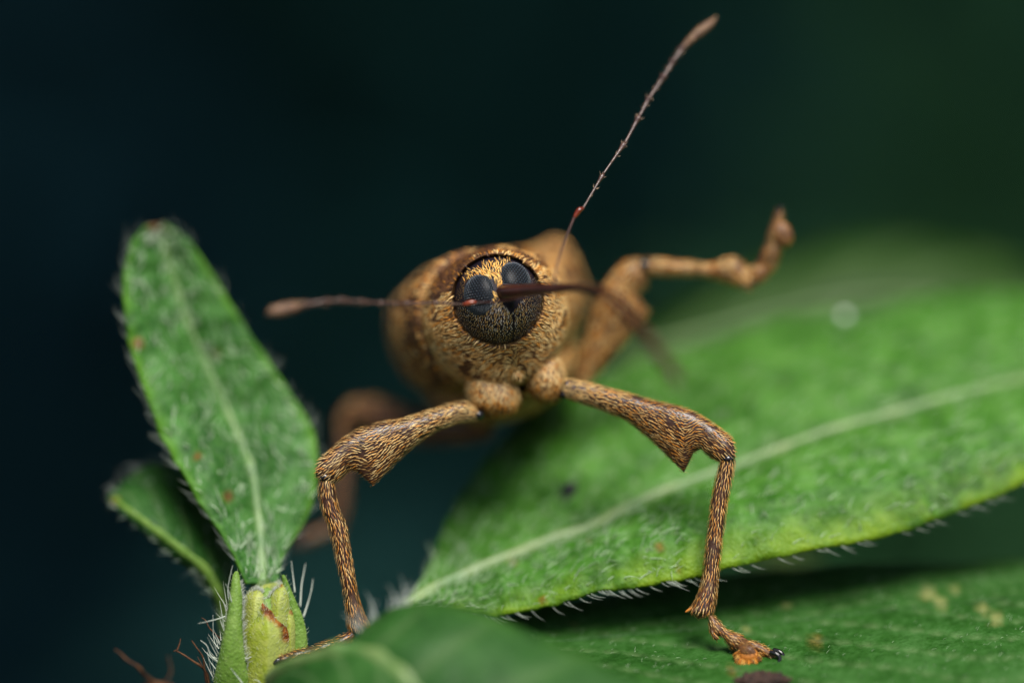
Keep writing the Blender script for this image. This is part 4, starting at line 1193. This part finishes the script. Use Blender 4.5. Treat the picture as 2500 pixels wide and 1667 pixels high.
for U, L, w in (([(1818, 676, 1.28), (1838, 652, 1.26), (1862, 640, 1.24)], [(1832, 704, 1.28), (1862, 690, 1.26), (1880, 668, 1.24)], [.07, .1, .07]),
                ([(1850, 640, 1.24), (1862, 612, 1.22), (1880, 590, 1.2)], [(1890, 664, 1.24), (1902, 636, 1.22), (1908, 606, 1.2)], [.07, .1, .08]),
                ([(1872, 600, 1.2), (1880, 560, 1.18), (1892, 530, 1.16), (1898, 512, 1.15)], [(1900, 606, 1.2), (1904, 560, 1.18), (1912, 530, 1.16), (1908, 512, 1.15)], [.06, .07, .06, .03])):
    limb('tarsus_segment', U, L, w, lg, coat=coat, spacing=.036, length=.07, width=.022, cols=[TAN, CREAM, ORANGE * .9], w=[.4, .4, .2], mat=M_CUTB)
knob('knee', P(1572, 650, 1.40), np.diag([.085, .11, .10]), M_CLAW, lg)
V, F, N = ellipsoid(P(1910, 572, 1.12), np.array([[.120, 0, 0.03], [0, .07, 0], [-.05, 0, .16]]), 16, 24)
p, n, d = scatter(V, F, N, nrm(np.array([0, 0, 1.]) + 0 * V), .04)
scales(coat, p, n, d, .07, .02, .012, palette(len(p), [ORANGE * .8, TAN * .8, BROWN * 1.6], [.45, .35, .2]), .3)
MB().add(V, F).build('foot_pad', M_CUTB, lg)
V, F, D, N = tube(PL([(1900, 520, 1.15), (1904, 508, 1.12), (1914, 504, 1.1)]), [.03, .022, .004], 10, 5)
MB().add(V, F).build('claw', M_CLAW, lg)
coat.build('scale_coat', M_SCALE, lg, kind='stuff', colours=True)

# blurred middle leg on the other side, and the two hind legs under the body
def back_leg(label, U, L, Bt, U2, L2, B2, tars, root):
    lg = leg(label)
    lg.location = tuple(P(*root))
    coat = MB()
    limb('femur', U, L, Bt, lg, coat=coat, spacing=.05, length=.09, width=.03, cols=[TAN * .7, ORANGE * .6, BROWN * 1.6], w=[.4, .25, .35])
    limb('tibia', U2, L2, B2, lg, coat=coat, spacing=.05, length=.09, width=.028, cols=[TAN * .6, ORANGE * .6, BROWN * 1.6], w=[.35, .25, .4])
    for a, b, w in tars:
        limb('tarsus_segment', a, b, w, lg, coat=coat, spacing=.06, length=.09, width=.03, cols=[TAN * .6, ORANGE * .6, BROWN * 1.6], w=[.35, .3, .35])
    V, F, D, N = tube(PL([tars[-1][1][-1], (tars[-1][1][-1][0] - 6, tars[-1][1][-1][1] + 8, tars[-1][1][-1][2])]), [.03, .006], 8, 4)
    MB().add(V, F).build('claw', M_CLAW, lg)
    coat.build('scale_coat', M_SCALE, lg, kind='stuff', colours=True)
back_leg('blurred middle leg bent behind the front leg',
         [(1190, 1000, 2.2), (1080, 1005, 2.6), (985, 990, 2.9), (920, 974, 3.1), (872, 974, 3.2), (836, 998, 3.2)], [(1190, 1075, 2.2), (1080, 1085, 2.6), (1000, 1080, 2.9), (930, 1062, 3.1), (886, 1040, 3.2), (850, 1030, 3.2)], [.12, .16, .2, .2, .16, .1],
         [(826, 1010, 3.2), (822, 1080, 3.2), (822, 1160, 3.15), (812, 1240, 3.1), (800, 1275, 3.1)], [(852, 1010, 3.2), (856, 1080, 3.2), (856, 1160, 3.15), (848, 1240, 3.1), (840, 1280, 3.1)], [.08, .09, .09, .09, .1],
         [([(826, 1268, 3.1), (800, 1276, 3.05), (772, 1290, 3.0)], [(830, 1300, 3.1), (800, 1312, 3.05), (776, 1322, 3.0)], [.06, .1, .06]), ([(776, 1290, 3.0), (750, 1296, 2.95), (722, 1312, 2.9)], [(780, 1322, 3.0), (750, 1334, 2.95), (722, 1336, 2.9)], [.06, .1, .05])], (1190, 1030, 2.2))
back_leg('hind leg behind the body',
         [(1330, 905, 3.6), (1370, 880, 4.2), (1400, 870, 4.8), (1420, 880, 5.2)], [(1330, 945, 3.6), (1370, 940, 4.2), (1398, 930, 4.8), (1412, 905, 5.2)], [.12, .18, .2, .1],
         [(1424, 880, 5.2), (1424, 900, 5.0), (1420, 915, 4.6), (1412, 925, 4.2)], [(1408, 884, 5.2), (1404, 908, 5.0), (1400, 926, 4.6), (1396, 938, 4.2)], [.07, .08, .08, .08],
         [([(1410, 922, 4.2), (1408, 926, 3.9), (1400, 934, 3.6)], [(1398, 938, 4.2), (1392, 944, 3.9), (1390, 946, 3.6)], [.06, .08, .05])], (1330, 920, 3.6))
